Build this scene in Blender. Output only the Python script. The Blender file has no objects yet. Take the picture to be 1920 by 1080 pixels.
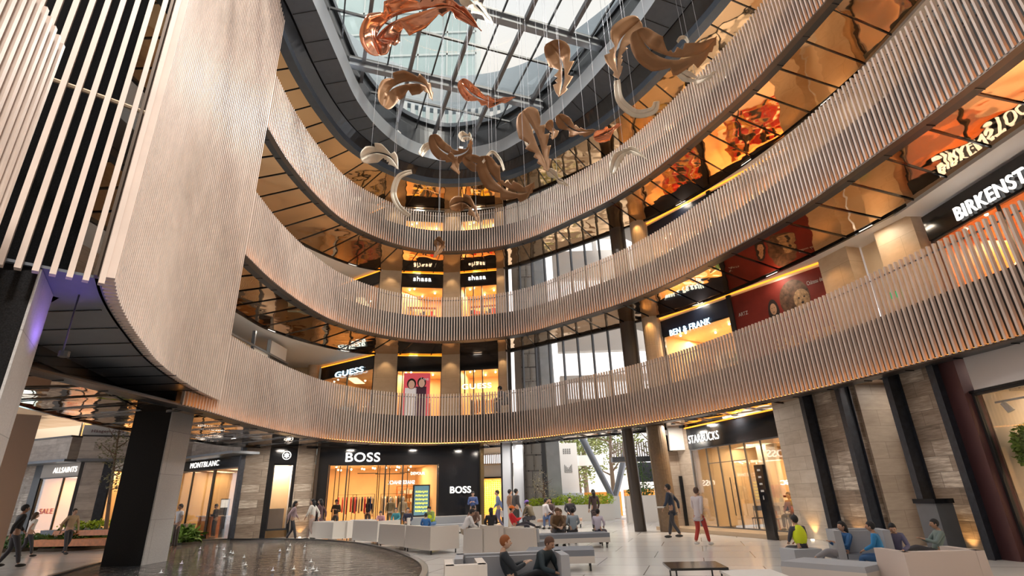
import bpy, bmesh, math, random
from mathutils import Vector, Matrix
random.seed(7)
C = bpy.context.scene.collection
# ------------------------------------------------------------------ camera
CF, CTH, CRO, CH = 994.04, 0.3760655, 0.0323096, 1.42
FZ = -0.12                                   # floor height in this frame
cf = Vector((0, math.cos(CTH), math.sin(CTH)))
_r0 = Vector((1, 0, 0)); _u0 = Vector((0, -math.sin(CTH), math.cos(CTH)))
cr = _r0*math.cos(CRO) - _u0*math.sin(CRO); cu = _u0*math.cos(CRO) + _r0*math.sin(CRO)
cam = bpy.data.objects.new('camera', bpy.data.cameras.new('camera')); C.objects.link(cam)
cam.data.sensor_width = 36; cam.data.lens = CF*36/1920; cam.data.clip_end = 500; cam.data.clip_start = 0.05
m = Matrix((cr, cu, -cf)).transposed().to_4x4(); m.translation = Vector((0, 0, CH)); cam.matrix_world = m
bpy.context.scene.camera = cam
def ray(px, py): return cf*CF + cr*(px-960) + cu*(540-py)
def atz(px, py, z): d = ray(px, py); return d*((z-CH)/d.z) + Vector((0, 0, CH))
def aty(px, py, y): d = ray(px, py); return d*(y/d.y) + Vector((0, 0, CH))
# ------------------------------------------------------------------ world, sun, exposure
sc = bpy.context.scene
sc.view_settings.view_transform = 'Standard'; sc.view_settings.look = 'None'
sc.view_settings.exposure = 0.3; sc.view_settings.gamma = 1
sc.cycles.max_bounces = 8; sc.cycles.diffuse_bounces = 4; sc.cycles.glossy_bounces = 4; sc.cycles.transparent_max_bounces = 16
sc.cycles.transmission_bounces = 4; sc.cycles.sample_clamp_indirect = 6; sc.cycles.caustics_reflective = False; sc.cycles.caustics_refractive = False
w = bpy.data.worlds.new('World'); sc.world = w; w.use_nodes = True
nt = w.node_tree; bg = nt.nodes['Background']; bg.inputs[1].default_value = 1.5
tc = nt.nodes.new('ShaderNodeTexCoord'); no = nt.nodes.new('ShaderNodeTexNoise'); no.inputs['Scale'].default_value = 1.6
rp = nt.nodes.new('ShaderNodeValToRGB'); rp.color_ramp.elements[0].color = (.80, .83, .9, 1); rp.color_ramp.elements[1].color = (.98, .90, .86, 1)
rp.color_ramp.elements[0].position = .35; rp.color_ramp.elements[1].position = .6
nt.links.new(tc.outputs['Generated'], no.inputs['Vector']); nt.links.new(no.outputs['Fac'], rp.inputs[0]); nt.links.new(rp.outputs[0], bg.inputs[0])
sun = bpy.data.objects.new('sun', bpy.data.lights.new('sun', 'SUN')); C.objects.link(sun)
sun.data.energy = 3.6; sun.data.angle = .12; sun.data.color = (1, .93, .84); sun.location = (20, 5, 40)
sun.rotation_euler = Vector((-.5, .6, -1.0)).to_track_quat('-Z', 'Y').to_euler()
# ------------------------------------------------------------------ materials
MATS = {}
def base(name):
    m = bpy.data.materials.new(name); m.use_nodes = True; MATS[name] = m
    return m, m.node_tree, m.node_tree.nodes['Principled BSDF']
def rgb(c): return (c[0], c[1], c[2], 1)
def mat(name, c, rough=.5, metal=0, bump=0, bscale=20, var=0, vscale=4, spec=.5):
    m, nt, b = base(name); b.inputs['Base Color'].default_value = rgb(c); b.inputs['Roughness'].default_value = rough
    b.inputs['Metallic'].default_value = metal; b.inputs['Specular IOR Level'].default_value = spec
    if var or bump:
        tc = nt.nodes.new('ShaderNodeTexCoord')
    if var:
        n = nt.nodes.new('ShaderNodeTexNoise'); n.inputs['Scale'].default_value = vscale; n.inputs['Detail'].default_value = 6
        r = nt.nodes.new('ShaderNodeValToRGB'); r.color_ramp.elements[0].position = .3; r.color_ramp.elements[1].position = .7
        r.color_ramp.elements[0].color = rgb([max(0, v*(1-var)) for v in c]); r.color_ramp.elements[1].color = rgb([min(1, v*(1+var)) for v in c])
        nt.links.new(tc.outputs['Object'], n.inputs['Vector']); nt.links.new(n.outputs['Fac'], r.inputs[0]); nt.links.new(r.outputs[0], b.inputs['Base Color'])
    if bump:
        n = nt.nodes.new('ShaderNodeTexNoise'); n.inputs['Scale'].default_value = bscale
        bp = nt.nodes.new('ShaderNodeBump'); bp.inputs['Strength'].default_value = bump
        nt.links.new(tc.outputs['Object'], n.inputs['Vector']); nt.links.new(n.outputs['Fac'], bp.inputs['Height']); nt.links.new(bp.outputs[0], b.inputs['Normal'])
    return m
def emit(name, c, s):
    m, nt, b = base(name); b.inputs['Base Color'].default_value = rgb(c); b.inputs['Emission Color'].default_value = rgb(c); b.inputs['Emission Strength'].default_value = s
    return m
def glass(name, c=(1, 1, 1), gl=.12, rough=.02):
    m, nt, b = base(name); nt.nodes.remove(b); o = nt.nodes['Material Output']
    t = nt.nodes.new('ShaderNodeBsdfTransparent'); t.inputs[0].default_value = rgb(c)
    g = nt.nodes.new('ShaderNodeBsdfGlossy'); g.inputs['Roughness'].default_value = rough
    x = nt.nodes.new('ShaderNodeMixShader'); f = nt.nodes.new('ShaderNodeFresnel'); f.inputs[0].default_value = 1.35
    mm = nt.nodes.new('ShaderNodeMath'); mm.operation = 'MULTIPLY'; mm.inputs[1].default_value = gl*6
    nt.links.new(f.outputs[0], mm.inputs[0]); nt.links.new(mm.outputs[0], x.inputs[0])
    nt.links.new(t.outputs[0], x.inputs[1]); nt.links.new(g.outputs[0], x.inputs[2]); nt.links.new(x.outputs[0], o.inputs[0])
    return m
def stone(name, cols, mortar, bw, bh, off=.5, msize=.006, streak=(1, 1, 12), rough=.45, sscale=3, jit=.5, axes='Z'):
    """stone cladding: coursed blocks with a streaked vein, mapped on (horizontal run, height)"""
    m, nt, b = base(name); L = nt.links.new; N = nt.nodes.new
    tc = N('ShaderNodeTexCoord'); sp = N('ShaderNodeSeparateXYZ'); L(tc.outputs['Object'], sp.inputs[0])
    if axes == 'Z':
        ad = N('ShaderNodeMath'); ad.operation = 'SUBTRACT'; ml = N('ShaderNodeMath'); ml.operation = 'MULTIPLY'; ml.inputs[1].default_value = .9
        L(sp.outputs['Y'], ml.inputs[0]); L(sp.outputs['X'], ad.inputs[0]); L(ml.outputs[0], ad.inputs[1]); cb = N('ShaderNodeCombineXYZ')
        L(ad.outputs[0], cb.inputs[0]); L(sp.outputs['Z'], cb.inputs[1]); v = cb.outputs[0]
    else: v = tc.outputs['Object']
    br = N('ShaderNodeTexBrick'); L(v, br.inputs['Vector']); br.inputs['Scale'].default_value = 1; br.offset = off
    br.inputs['Brick Width'].default_value = bw; br.inputs['Row Height'].default_value = bh; br.inputs['Mortar Size'].default_value = msize
    br.inputs['Color1'].default_value = (0, 0, 0, 1); br.inputs['Color2'].default_value = (1, 1, 1, 1); br.inputs['Mortar'].default_value = (.5, .5, .5, 1)
    mp = N('ShaderNodeMapping'); mp.inputs['Scale'].default_value = streak; L(tc.outputs['Object'], mp.inputs[0])
    n = N('ShaderNodeTexNoise'); n.inputs['Scale'].default_value = sscale; n.inputs['Detail'].default_value = 8; n.inputs['Roughness'].default_value = .65; L(mp.outputs[0], n.inputs['Vector'])
    mx = N('ShaderNodeMix'); mx.data_type = 'FLOAT'; mx.inputs[0].default_value = jit*.5
    L(n.outputs['Fac'], mx.inputs[2]); L(br.outputs['Color'], mx.inputs[3])
    r = N('ShaderNodeValToRGB'); e = r.color_ramp.elements; e[0].position = .25; e[1].position = .72; e[0].color = rgb(cols[0]); e[1].color = rgb(cols[-1])
    for i, c in enumerate(cols[1:-1]): q = e.new(.25+.47*(i+1)/(len(cols)-1)); q.color = rgb(c)
    L(mx.outputs[0], r.inputs[0])
    m2 = N('ShaderNodeMix'); m2.data_type = 'RGBA'; L(br.outputs['Fac'], m2.inputs[0]); L(r.outputs[0], m2.inputs[6]); m2.inputs[7].default_value = rgb(mortar)
    L(m2.outputs[2], b.inputs['Base Color']); b.inputs['Roughness'].default_value = rough
    return m
slat_m = mat('slat_paint', (.60, .495, .435), .42, 0, var=.07, vscale=2)
copper_slat = mat('slat_side', (.50, .36, .29), .5)
dark_m = mat('dark_metal', (.035, .037, .042), .35, .3)
black_m = mat('black_gloss', (.012, .013, .016), .12)
fin_m = mat('steel_fin', (.03, .036, .05), .4, .3, var=.25, vscale=9)
grey_m = mat('grey_panel', (.15, .165, .19), .38, .35, var=.06); ring_m = mat('ring_panel', (.085, .105, .135), .35, .3, var=.06)
ltgrey_m = mat('pale_grey_panel', (.50, .56, .62), .3, .3)
brownm = mat('brown_metal', (.10, .075, .06), .35, .5)
white_m = mat('white_plaster', (.78, .76, .74), .6)
cream_m = mat('cream_wall', (.72, .58, .42), .6)
warm_m = mat('warm_interior', (.80, .56, .30), .6, var=.08, vscale=1)
peach_m = mat('peach_interior', (.85, .68, .48), .6)
wood_m = mat('bench_wood', (.58, .20, .06), .4, var=.2, vscale=7)
sofa_m = mat('sofa_shell', (.66, .62, .58), .5); seat_m = mat('seat_fabric', (.22, .24, .28), .85, bump=.1, bscale=200)
greyfab = mat('grey_fabric', (.40, .42, .46), .85)
granite = mat('black_granite', (.006, .006, .007), .45, 0, var=.9, vscale=60, spec=.15)
granite_l = stone('grey_granite', [(.30, .29, .29), (.38, .37, .37), (.48, .47, .47)], (.2, .2, .2), 1.6, 1.25, streak=(1, 1, 1), sscale=40, jit=.3)
trav = stone('dark_travertine', [(.13, .10, .075), (.27, .21, .165), (.38, .31, .25), (.74, .67, .58)], (.16, .13, .10), .75, .36, streak=(1, 1, 11), sscale=2.2, jit=.55)
lime = stone('limestone', [(.50, .43, .35), (.62, .55, .47), (.72, .65, .57)], (.38, .32, .25), .9, .42, streak=(1, 1, 4), sscale=2, jit=.5)
beige_st = stone('beige_stone', [(.34, .27, .21), (.42, .34, .27), (.50, .42, .34)], (.28, .22, .17), 1.6, .45, streak=(1, 1, 5), sscale=2, jit=.4)
greyst = stone('parapet_stone', [(.30, .25, .22), (.46, .40, .35), (.60, .54, .48)], (.3, .26, .23), .8, .4, streak=(1, 1, 3), sscale=2, jit=.6)
relief = stone('relief_stone', [(.24, .235, .23), (.34, .33, .32)], (.08, .08, .08), .9, .9, off=.35, msize=.05, streak=(1, 1, 1), sscale=4)
concrete = mat('pale_concrete', (.42, .47, .52), .6, var=.1, vscale=1.5)
extwhite = mat('exterior_white', (.85, .84, .82), .6)
foli = mat('leaf_green', (.07, .16, .03), .5, var=.5, vscale=9); foli2 = mat('leaf_yellow_green', (.45, .60, .04), .5, var=.3, vscale=7)
foli3 = mat('leaf_olive', (.24, .27, .09), .6, var=.4, vscale=5); bark = mat('bark', (.18, .12, .08), .8)
soil = mat('soil', (.05, .035, .02), .9)
glass_m = glass('window_glass'); sky_glass = glass('skylight_glass', (.76, .77, .75), .05)
led_o = emit('led_orange', (1, .34, .05), 13); led_y = emit('led_amber', (1, .36, .025), 1.5); led_w = emit('led_white', (1, .95, .88), 6)
sign_w = emit('sign_white', (1, .96, .90), 1.6); sign_b = emit('sign_blue_white', (.62, .86, 1), 1.5); lamp_m = emit('downlight_lens', (1, .82, .55), 12)
copper = mat('feather_copper', (.27, .145, .07), .4, .45, var=.06, vscale=.7); mirrorcop = mat('polished_copper', (.62, .27, .16), .12, .95)
palefe = mat('feather_pale', (.66, .60, .50), .4, .35)
def bronze_mirror():
    m, nt, b = base('bronze_mirror'); L = nt.links.new; N = nt.nodes.new
    b.inputs['Base Color'].default_value = (.66, .43, .24, 1); b.inputs['Metallic'].default_value = 1; b.inputs['Roughness'].default_value = .04
    tc = N('ShaderNodeTexCoord'); n = N('ShaderNodeTexNoise'); n.inputs['Scale'].default_value = .8; n.inputs['Detail'].default_value = 1.5
    bp = N('ShaderNodeBump'); bp.inputs['Strength'].default_value = .22; bp.inputs['Distance'].default_value = .25
    L(tc.outputs['Object'], n.inputs['Vector']); L(n.outputs['Fac'], bp.inputs['Height']); L(bp.outputs[0], b.inputs['Normal'])
    return m
bronze = bronze_mirror()
def floor_mat():
    m, nt, b = base('floor_stone'); L = nt.links.new; N = nt.nodes.new
    tc = N('ShaderNodeTexCoord'); br = N('ShaderNodeTexBrick'); mp = N('ShaderNodeMapping'); mp.inputs['Rotation'].default_value = (0, 0, .3)
    L(tc.outputs['Object'], mp.inputs[0]); L(mp.outputs[0], br.inputs['Vector']); br.inputs['Scale'].default_value = 1
    br.inputs['Brick Width'].default_value = 2.4; br.inputs['Row Height'].default_value = 1.6; br.inputs['Mortar Size'].default_value = .012
    br.inputs['Color1'].default_value = (.66, .64, .62, 1); br.inputs['Color2'].default_value = (.72, .70, .68, 1); br.inputs['Mortar'].default_value = (.16, .15, .14, 1)
    L(br.outputs['Color'], b.inputs['Base Color']); b.inputs['Roughness'].default_value = .2
    return m
floor_m = floor_mat()
def water_mat():
    m, nt, b = base('pool_water'); L = nt.links.new; N = nt.nodes.new
    b.inputs['Base Color'].default_value = (.012, .014, .018, 1); b.inputs['Roughness'].default_value = .04; b.inputs['Specular IOR Level'].default_value = 1
    tc = N('ShaderNodeTexCoord'); n = N('ShaderNodeTexNoise'); n.inputs['Scale'].default_value = 3.6; n.inputs['Detail'].default_value = 5; n.inputs['Roughness'].default_value = .6
    bp = N('ShaderNodeBump'); bp.inputs['Strength'].default_value = 1; bp.inputs['Distance'].default_value = .25
    L(tc.outputs['Object'], n.inputs['Vector']); L(n.outputs['Fac'], bp.inputs['Height']); L(bp.outputs[0], b.inputs['Normal'])
    return m
water_m = water_mat()
def colm(c, rough=.7):
    k = 'cloth_%02d_%02d_%02d' % tuple(int(v*99) for v in c)
    return MATS.get(k) or mat(k, c, rough)
# ------------------------------------------------------------------ mesh helpers
class MB:
    def __init__(s): s.v = []; s.f = []; s.mi = []; s.cur = 0
    def add(s, vs, fs):
        o = len(s.v); s.v += [Vector(p) for p in vs]; s.f += [tuple(i+o for i in f) for f in fs]; s.mi += [s.cur]*len(fs); return s
    def hexa(s, b, t): # b,t: 4 bottom pts, 4 top pts (ccw from above)
        return s.add(list(b)+list(t), [(3, 2, 1, 0), (4, 5, 6, 7), (0, 1, 5, 4), (1, 2, 6, 5), (2, 3, 7, 6), (3, 0, 4, 7)])
    def box(s, x0, x1, y0, y1, z0, z1):
        return s.hexa([(x0, y0, z0), (x1, y0, z0), (x1, y1, z0), (x0, y1, z0)], [(x0, y0, z1), (x1, y0, z1), (x1, y1, z1), (x0, y1, z1)])
    def obox(s, c, u, hx, hy, z0, z1, taper=1): # oriented box: c centre xy, u unit dir xy, half sizes
        u = Vector((u[0], u[1])).normalized(); n = Vector((-u.y, u.x)); c = Vector((c[0], c[1]))
        q = lambda k: [c+u*a*hx*k+n*b*hy*k for a, b in ((-1, -1), (1, -1), (1, 1), (-1, 1))]
        return s.hexa([(p.x, p.y, z0) for p in q(1)], [(p.x, p.y, z1) for p in q(taper)])
    def prism(s, poly, z0, z1):
        n = len(poly); a = sum(poly[i][0]*poly[(i+1) % n][1]-poly[(i+1) % n][0]*poly[i][1] for i in range(n))
        if a < 0: poly = poly[::-1]
        return s.add([(p[0], p[1], z0) for p in poly]+[(p[0], p[1], z1) for p in poly],
                     [tuple(range(n))[::-1], tuple(range(n, 2*n))]+[(i, (i+1) % n, n+(i+1) % n, n+i) for i in range(n)])
    def tube(s, pts, r, n=8, cap=True):
        pts = [Vector(p) for p in pts]; rs = r if isinstance(r, (list, tuple)) else [r]*len(pts); o = len(s.v); up = None
        for i, p in enumerate(pts):
            d = (pts[min(i+1, len(pts)-1)]-pts[max(i-1, 0)]).normalized()
            if up is None: up = Vector((0, 0, 1)) if abs(d.z) < .9 else Vector((1, 0, 0))
            a = d.cross(up).normalized(); b = a.cross(d).normalized(); up = b
            for k in range(n): t = 2*math.pi*k/n; s.v.append(p+a*math.cos(t)*rs[i]+b*math.sin(t)*rs[i])
        for i in range(len(pts)-1):
            for k in range(n): s.f.append((o+i*n+k, o+i*n+(k+1) % n, o+(i+1)*n+(k+1) % n, o+(i+1)*n+k)); s.mi.append(s.cur)
        if cap:
            s.f += [tuple(o+k for k in range(n))[::-1], tuple(o+(len(pts)-1)*n+k for k in range(n))]; s.mi += [s.cur]*2
        return s
    def ball(s, c, r, n=10, m=7):
        c = Vector(c); r = r if isinstance(r, (list, tuple)) else (r, r, r); o = len(s.v)
        s.v.append(c-Vector((0, 0, r[2])))
        for i in range(1, m):
            t = math.pi*i/m-math.pi/2
            for k in range(n): a = 2*math.pi*k/n; s.v.append(c+Vector((math.cos(t)*math.cos(a)*r[0], math.cos(t)*math.sin(a)*r[1], math.sin(t)*r[2])))
        s.v.append(c+Vector((0, 0, r[2]))); l = len(s.v)-1
        fs = [(o, o+1+(k+1) % n, o+1+k) for k in range(n)]
        for i in range(m-2):
            for k in range(n): fs.append((o+1+i*n+k, o+1+i*n+(k+1) % n, o+1+(i+1)*n+(k+1) % n, o+1+(i+1)*n+k))
        fs += [(l, o+1+(m-2)*n+k, o+1+(m-2)*n+(k+1) % n) for k in range(n)]
        s.f += fs; s.mi += [s.cur]*len(fs); return s
    def strip(s, A, B, za, zb, th=0):
        """surface between two matched plan curves; th>0 gives it that thickness upward"""
        n = len(A); z = lambda c, zz: [(p[0], p[1], zz) for p in c]
        if th == 0: return s.add(z(A, za)+z(B, zb), [(i, i+1, n+i+1, n+i) for i in range(n-1)])
        vs = z(A, za)+z(B, zb)+z(A, za+th)+z(B, zb+th); f = []
        for i in range(n-1):
            f += [(i, i+1, n+i+1, n+i), (2*n+i, 3*n+i, 3*n+i+1, 2*n+i+1), (i, 2*n+i, 2*n+i+1, i+1), (n+i, n+i+1, 3*n+i+1, 3*n+i)]
        f += [(0, n, 3*n, 2*n), (n-1, 3*n-1, 4*n-1, 2*n-1)]
        return s.add(vs, f)
    def bm(s): return s
def finish(me, smooth=False):
    b = bmesh.new(); b.from_mesh(me); bmesh.ops.recalc_face_normals(b, faces=b.faces); b.to_mesh(me); b.free()
    if smooth:
        for p in me.polygons: p.use_smooth = True
def obj(name, mb, mats, parent=None, smooth=False, origin=None, recalc=True):
    if not isinstance(mats, (list, tuple)): mats = [mats]
    vs = mb.v
    if parent is not None: org = Vector(parent['_w']); 
    elif origin is not None: org = Vector(origin)
    else:
        x0 = min(v.x for v in vs); x1 = max(v.x for v in vs); y0 = min(v.y for v in vs); y1 = max(v.y for v in vs); org = Vector(((x0+x1)/2, (y0+y1)/2, min(v.z for v in vs)))
    me = bpy.data.meshes.new(name); me.from_pydata([v-org for v in vs], [], mb.f)
    for m_ in mats: me.materials.append(m_)
    if len(mats) > 1:
        for p, i in zip(me.polygons, mb.mi): p.material_index = i
    if recalc: finish(me, smooth)
    elif smooth:
        for p in me.polygons: p.use_smooth = True
    o = bpy.data.objects.new(name, me); C.objects.link(o)
    if parent is not None: o.parent = parent; W0[o.name] = org; o['_w'] = list(org)
    else: o.location = org; o['_w'] = list(org)
    return o
W0 = {}
def tag(o, label, cat, group=None, kind=None):
    if label: o['label'] = label
    if cat: o['category'] = cat
    if group: o['group'] = group
    if kind: o['kind'] = kind
    return o
def thing(name, loc, label, cat, group=None):
    o = bpy.data.objects.new(name, None); C.objects.link(o); o.location = loc; o['_w'] = list(loc); o.empty_display_size = .2
    return tag(o, label, cat, group)
def struct(name, mb, m, parent=None, **k):
    o = obj(name, mb, m, parent, **k)
    if parent is None: o['kind'] = 'structure'
    return o
def text(parent, name, s, p0, udir, h, m, ext=.03, bold=.02, normal_off=.0, width=None, mirror=False, spacing=1.0, origin_name=None):
    """raised lettering: p0 = lower-left point, udir = reading direction"""
    cu_ = bpy.data.curves.new('t', 'FONT'); cu_.body = s; cu_.size = h/.7; cu_.extrude = ext/2; cu_.offset = bold*h*.35; cu_.space_character = spacing*1.08
    t = bpy.data.objects.new('t', cu_); C.objects.link(t); bpy.context.view_layer.update()
    dg = bpy.context.evaluated_depsgraph_get(); me = bpy.data.meshes.new_from_object(t.evaluated_get(dg)); bpy.data.objects.remove(t)
    xs = [v.co.x for v in me.vertices]; x0, x1 = min(xs), max(xs); ys = [v.co.y for v in me.vertices]; y0, y1 = min(ys), max(ys)
    sx = (width/(x1-x0)) if width else h/(y1-y0); sy = h/(y1-y0)
    u = Vector(udir).normalized(); up = Vector((0, 0, 1)); n = u.cross(up)
    org = Vector(parent['_w']) if parent is not None else Vector(p0)
    for v in me.vertices:
        c = v.co.copy(); xx = (c.x-x0)*sx
        if mirror: xx = (x1-x0)*sx-xx
        v.co = Vector(p0)+u*xx+up*((c.y-y0)*sy)+n*(c.z+normal_off)-org
    me.materials.clear(); me.materials.append(m)
    o = bpy.data.objects.new(name, me); C.objects.link(o); o['_w'] = list(org)
    if parent is not None: o.parent = parent
    else: o.location = org
    return o
def lamp(name, loc, target, size, e, color, kind='AREA', size_y=None, spread=None):
    l = bpy.data.lights.new(name, kind); l.energy = e; l.color = color
    if kind == 'AREA':
        l.size = size
        if size_y: l.shape = 'RECTANGLE'; l.size_y = size_y
        if spread: l.spread = spread
    else: l.shadow_soft_size = size
    if kind == 'SPOT': l.spot_size = spread or 1.2; l.spot_blend = .6
    o = bpy.data.objects.new(name, l); C.objects.link(o); o.location = loc
    o.rotation_euler = (Vector(target)-Vector(loc)).to_track_quat('-Z', 'Y').to_euler()
    return o
WARM = (1, .70, .38); WARMW = (1, .84, .64); COOL = (.88, .94, 1)
# ------------------------------------------------------------------ plan curves
P0 = [(-9.6, 10), (-9.45, 13), (-9.3, 16), (-9.4, 19), (-9.2, 21.8), (-8.6, 24.4), (-7.0, 26.8), (-5.0, 28.1), (-2.9, 28.35), (-.7, 27.95), (1.1, 27.0), (3.1, 25.1), (5.0, 23.1), (6.6, 20.7), (7.9, 17.9), (9.0, 15.1), (9.75, 12), (10.2, 9.7), (10.4, 7.5), (10.3, 4), (9.6, 0), (8, -4)]
O0 = [(-13, 10), (-12.9, 13), (-12.7, 16), (-12.7, 19.5), (-12.6, 22.9), (-12.2, 26.2), (-9.9, 30.1), (-6.6, 31.65), (-3, 32), (-.3, 31.35), (2.2, 29.6), (4.8, 27.6), (7.3, 25.6), (9.3, 23.1), (11.0, 19.9), (12.3, 16.4), (13.0, 13.3), (13.3, 10.5), (13.4, 7.5), (13.3, 4), (12.6, 0), (11, -4)]
O1 = [(-12.0, 10), (-13.2, 13), (-14.2, 17), (-14.6, 20.5), (-14.5, 24), (-13.7, 27.6), (-10.6, 29.45), (-6.6, 31.1), (-3, 32.6), (-.3, 31.6)]+O0[10:]
Q0 = [(-7.9, 10), (-7.9, 13), (-7.84, 16), (-7.8, 19), (-7.7, 21.8), (-7.1, 24.2), (-5.9, 26.2), (-4.1, 27.3), (-2.6, 27.3), (-.6, 26.7), (.7, 25.7), (2.3, 24.15), (3.8, 21.8), (5.0, 19.6), (6.1, 17.3), (7.0, 14.6), (7.6, 12), (7.9, 9.7), (8.0, 7.5), (7.9, 4), (7.2, 0), (5.5, -4)]
def cr_(pts, n=8):
    pts = [Vector(p) for p in pts]; out = []
    for i in range(len(pts)-1):
        a, b, c, d = pts[max(i-1, 0)], pts[i], pts[i+1], pts[min(i+2, len(pts)-1)]
        for k in range(n):
            t = k/n; out.append(.5*((2*b)+(c-a)*t+(2*a-5*b+4*c-d)*t*t+(3*b-a-3*c+d)*t**3))
    out.append(pts[-1]); return out
PC, OC, OC1, QC = cr_(P0), cr_(O0), cr_(O1), cr_(Q0)
def lerpc(A, B, t): return [a.lerp(b, t) for a, b in zip(A, B)]
def off(A, d): # offset outward (away from the void) for curve running clockwise
    o = []
    for i, p in enumerate(A):
        t = (A[min(i+1, len(A)-1)]-A[max(i-1, 0)]).normalized(); o.append(p+Vector((-t.y, t.x))*d)
    return o
def stations(A, step):
    out = []; acc = 0; i = 0; nxt = 0
    for i in range(len(A)-1):
        l = (A[i+1]-A[i]).length
        while nxt <= acc+l: out.append((A[i].lerp(A[i+1], (nxt-acc)/l), (A[i+1]-A[i]).normalized())); nxt += step
        acc += l
    return out
class Wall:
    def __init__(s, p0, p1):
        s.p = Vector(p0); s.u = (Vector(p1)-s.p).normalized(); s.len = (Vector(p1)-s.p).length; s.n = Vector((s.u.y, -s.u.x))
        if s.n.dot(-s.p) < 0: s.n = -s.n
        s.flip = 1
    def pt(s, a, z, d=0): q = s.p+s.u*a+s.n*d; return Vector((q.x, q.y, z))
    def box(s, mb, a0, a1, z0, z1, d0, d1):
        q = [(a0, d0), (a1, d0), (a1, d1), (a0, d1)]; return mb.hexa([s.pt(a, z0, d) for a, d in q], [s.pt(a, z1, d) for a, d in q])
    def read(s): # reading direction for a viewer in the atrium, and whether it equals +u
        v = Vector((-s.n.y, s.n.x)); return (1 if v.dot(s.u) > 0 else -1), v
    def sign(s, name, txt, a0, a1, z, h, m, d=.08, label=None, group=None, bold=.03, parent=None, ext=.06, cat='sign', mirror=False):
        sg, v = s.read(); st = min(a0, a1) if sg > 0 else max(a0, a1)
        p = s.pt(st, z, d); o = text(parent, name, txt, p, (v.x, v.y, 0), h, m, ext, bold, width=abs(a1-a0), mirror=mirror)
        if label: tag(o, label, cat, group)
        return o
# ================================================================== STRUCTURE
LV = [0, 1, 2]; zb = lambda k: 4.10+5.5*k; zt = lambda k: 6.65+5.5*k; fl = lambda k: 5.55+5.5*k; zs = lambda k: zb(k)+.12
b = MB(); b.box(-60, 30, -12, 37, FZ-.3, FZ); struct('floor', b, floor_m)
b = MB(); b.box(-60, 60, 37.02, 110, FZ-.34, FZ-.04); struct('floor_plaza', b, mat('plaza_paving', (.62, .60, .57), .5))
# --- one storey: slab, mirrored soffit, pale ceiling, ledge
PE = off(PC, .42); PB = off(PC, .22)
i9, i12 = 9*8, 11*8+3
FAR = [Vector((p.x*1.0+(p.x-0)*.9, 16+(p.y-16)*1.0+(p.y-16)*.45)) for p in OC]
for k in LV:
    OO = OC1 if k == 0 else OC
    b = MB(); b.strip(PE, OO, zs(k), zs(k)); struct('ceiling_mirror', b, bronze, recalc=False)
    # joints of the mirrored sheets
    b = MB(); sp_ = stations(PE, 1.25)
    for p, t in sp_:
        # nearest matching outer point
        j = min(range(len(PE)), key=lambda q: (PE[q]-p).length); a_, c_ = PE[j], OO[j]
        d = (c_-a_).normalized(); a_ = p; c_ = p+(OO[j]-PE[j])
        b.obox(((a_.x+c_.x)/2, (a_.y+c_.y)/2), d, (c_-a_).length/2-.04, .022, zs(k)-.035, zs(k)-.006)
    struct('ceiling_joint', b, black_m)
    # ledge below the slats, then dark upstand
    b = MB(); b.strip(off(PC, -.02), off(PC, .2), zb(k)-.03, zb(k)-.03, .05); struct('trim_ledge', b, brownm)
    b = MB(); b.strip(off(PC, .2), off(PC, .46), zb(k)-.03, zb(k)-.03, .14)
    struct('trim_edge', b, dark_m)
    b = MB()
    for p, t in stations(off(PC, .33), 1.25): n = Vector((-t.y, t.x)); b.obox(p, n, .13, .008, zb(k)-.05, zb(k)-.028)
    struct('trim_edge_joint', b, black_m)
    b = MB(); b.strip(off(OO, -.05), off(OO, .06), zs(k)-.06, zs(k)-.06, .12); struct('trim_mirror_edge', b, black_m)
    # slab
    b = MB(); b.strip(off(PC, .26), OO, fl(k)-.35, fl(k)-.35, .35)
    s00 = 52 if k == 0 else 0
    for s0, s1 in ((s00, i9), (i12, len(OO)-1)): b.strip(OO[s0:s1+1], FAR[s0:s1+1], fl(k)-.35, fl(k)-.35, .35)
    struct('floor_storey', b, white_m)
    b = MB()
    for s0, s1 in ((s00, i9), (i12, len(OO)-1)): b.strip(off(OO, .06)[s0:s1+1], FAR[s0:s1+1], zs(k)+.0, zs(k)+.0, .08)
    struct('ceiling_walkway', b, white_m)
# top soffit below the ring
b = MB(); b.strip(off(PC, .3), lerpc(OC, FAR, .02), 20.0, 20.0); struct('ceiling_mirror', b, bronze, recalc=False)
b = MB()
for p, t in stations(PE, 1.25):
    j = min(range(len(PE)), key=lambda q: (PE[q]-p).length); d = (OC[j]-PE[j]); c = p+d/2
    b.obox(c, d, d.length/2, .022, 19.965, 19.99)
struct('ceiling_joint', b, black_m)
b = MB(); b.strip(OC, FAR, 20.05, 20.05, .3); struct('ceiling_walkway', b, white_m)
b = MB(); b.strip(lerpc(PC, QC, .9), FAR, 23.4, 23.4, .3); struct('roof', b, grey_m)
b = MB(); b.strip(off(PC, -.05), off(PC, .36), 19.72, 19.72, .36); struct('trim_ring_lip', b, ring_m)
b = MB(); b.strip(off(PC, -.03), lerpc(PC, QC, .35), 20.06, 20.8); struct('trim_ring_recess', b, black_m)
b = MB(); b.strip(lerpc(PC, QC, .3), QC, 20.55, 20.75, .06); struct('ceiling_ring_panel', b, ring_m)
b = MB()
for p, t in stations(PC, 1.3):
    j = min(range(len(PC)), key=lambda q: (PC[q]-p).length); d = QC[j]-PC[j]; a_ = PC[j]+d*.32; c_ = QC[j]
    n = Vector((-d.y, d.x)).normalized()*.012
    b.hexa([(*(a_-n), 20.535), (*(a_+n), 20.535), (*(c_+n), 20.725), (*(c_-n), 20.725)], [(*(a_-n), 20.56), (*(a_+n), 20.56), (*(c_+n), 20.76), (*(c_-n), 20.76)])
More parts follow.
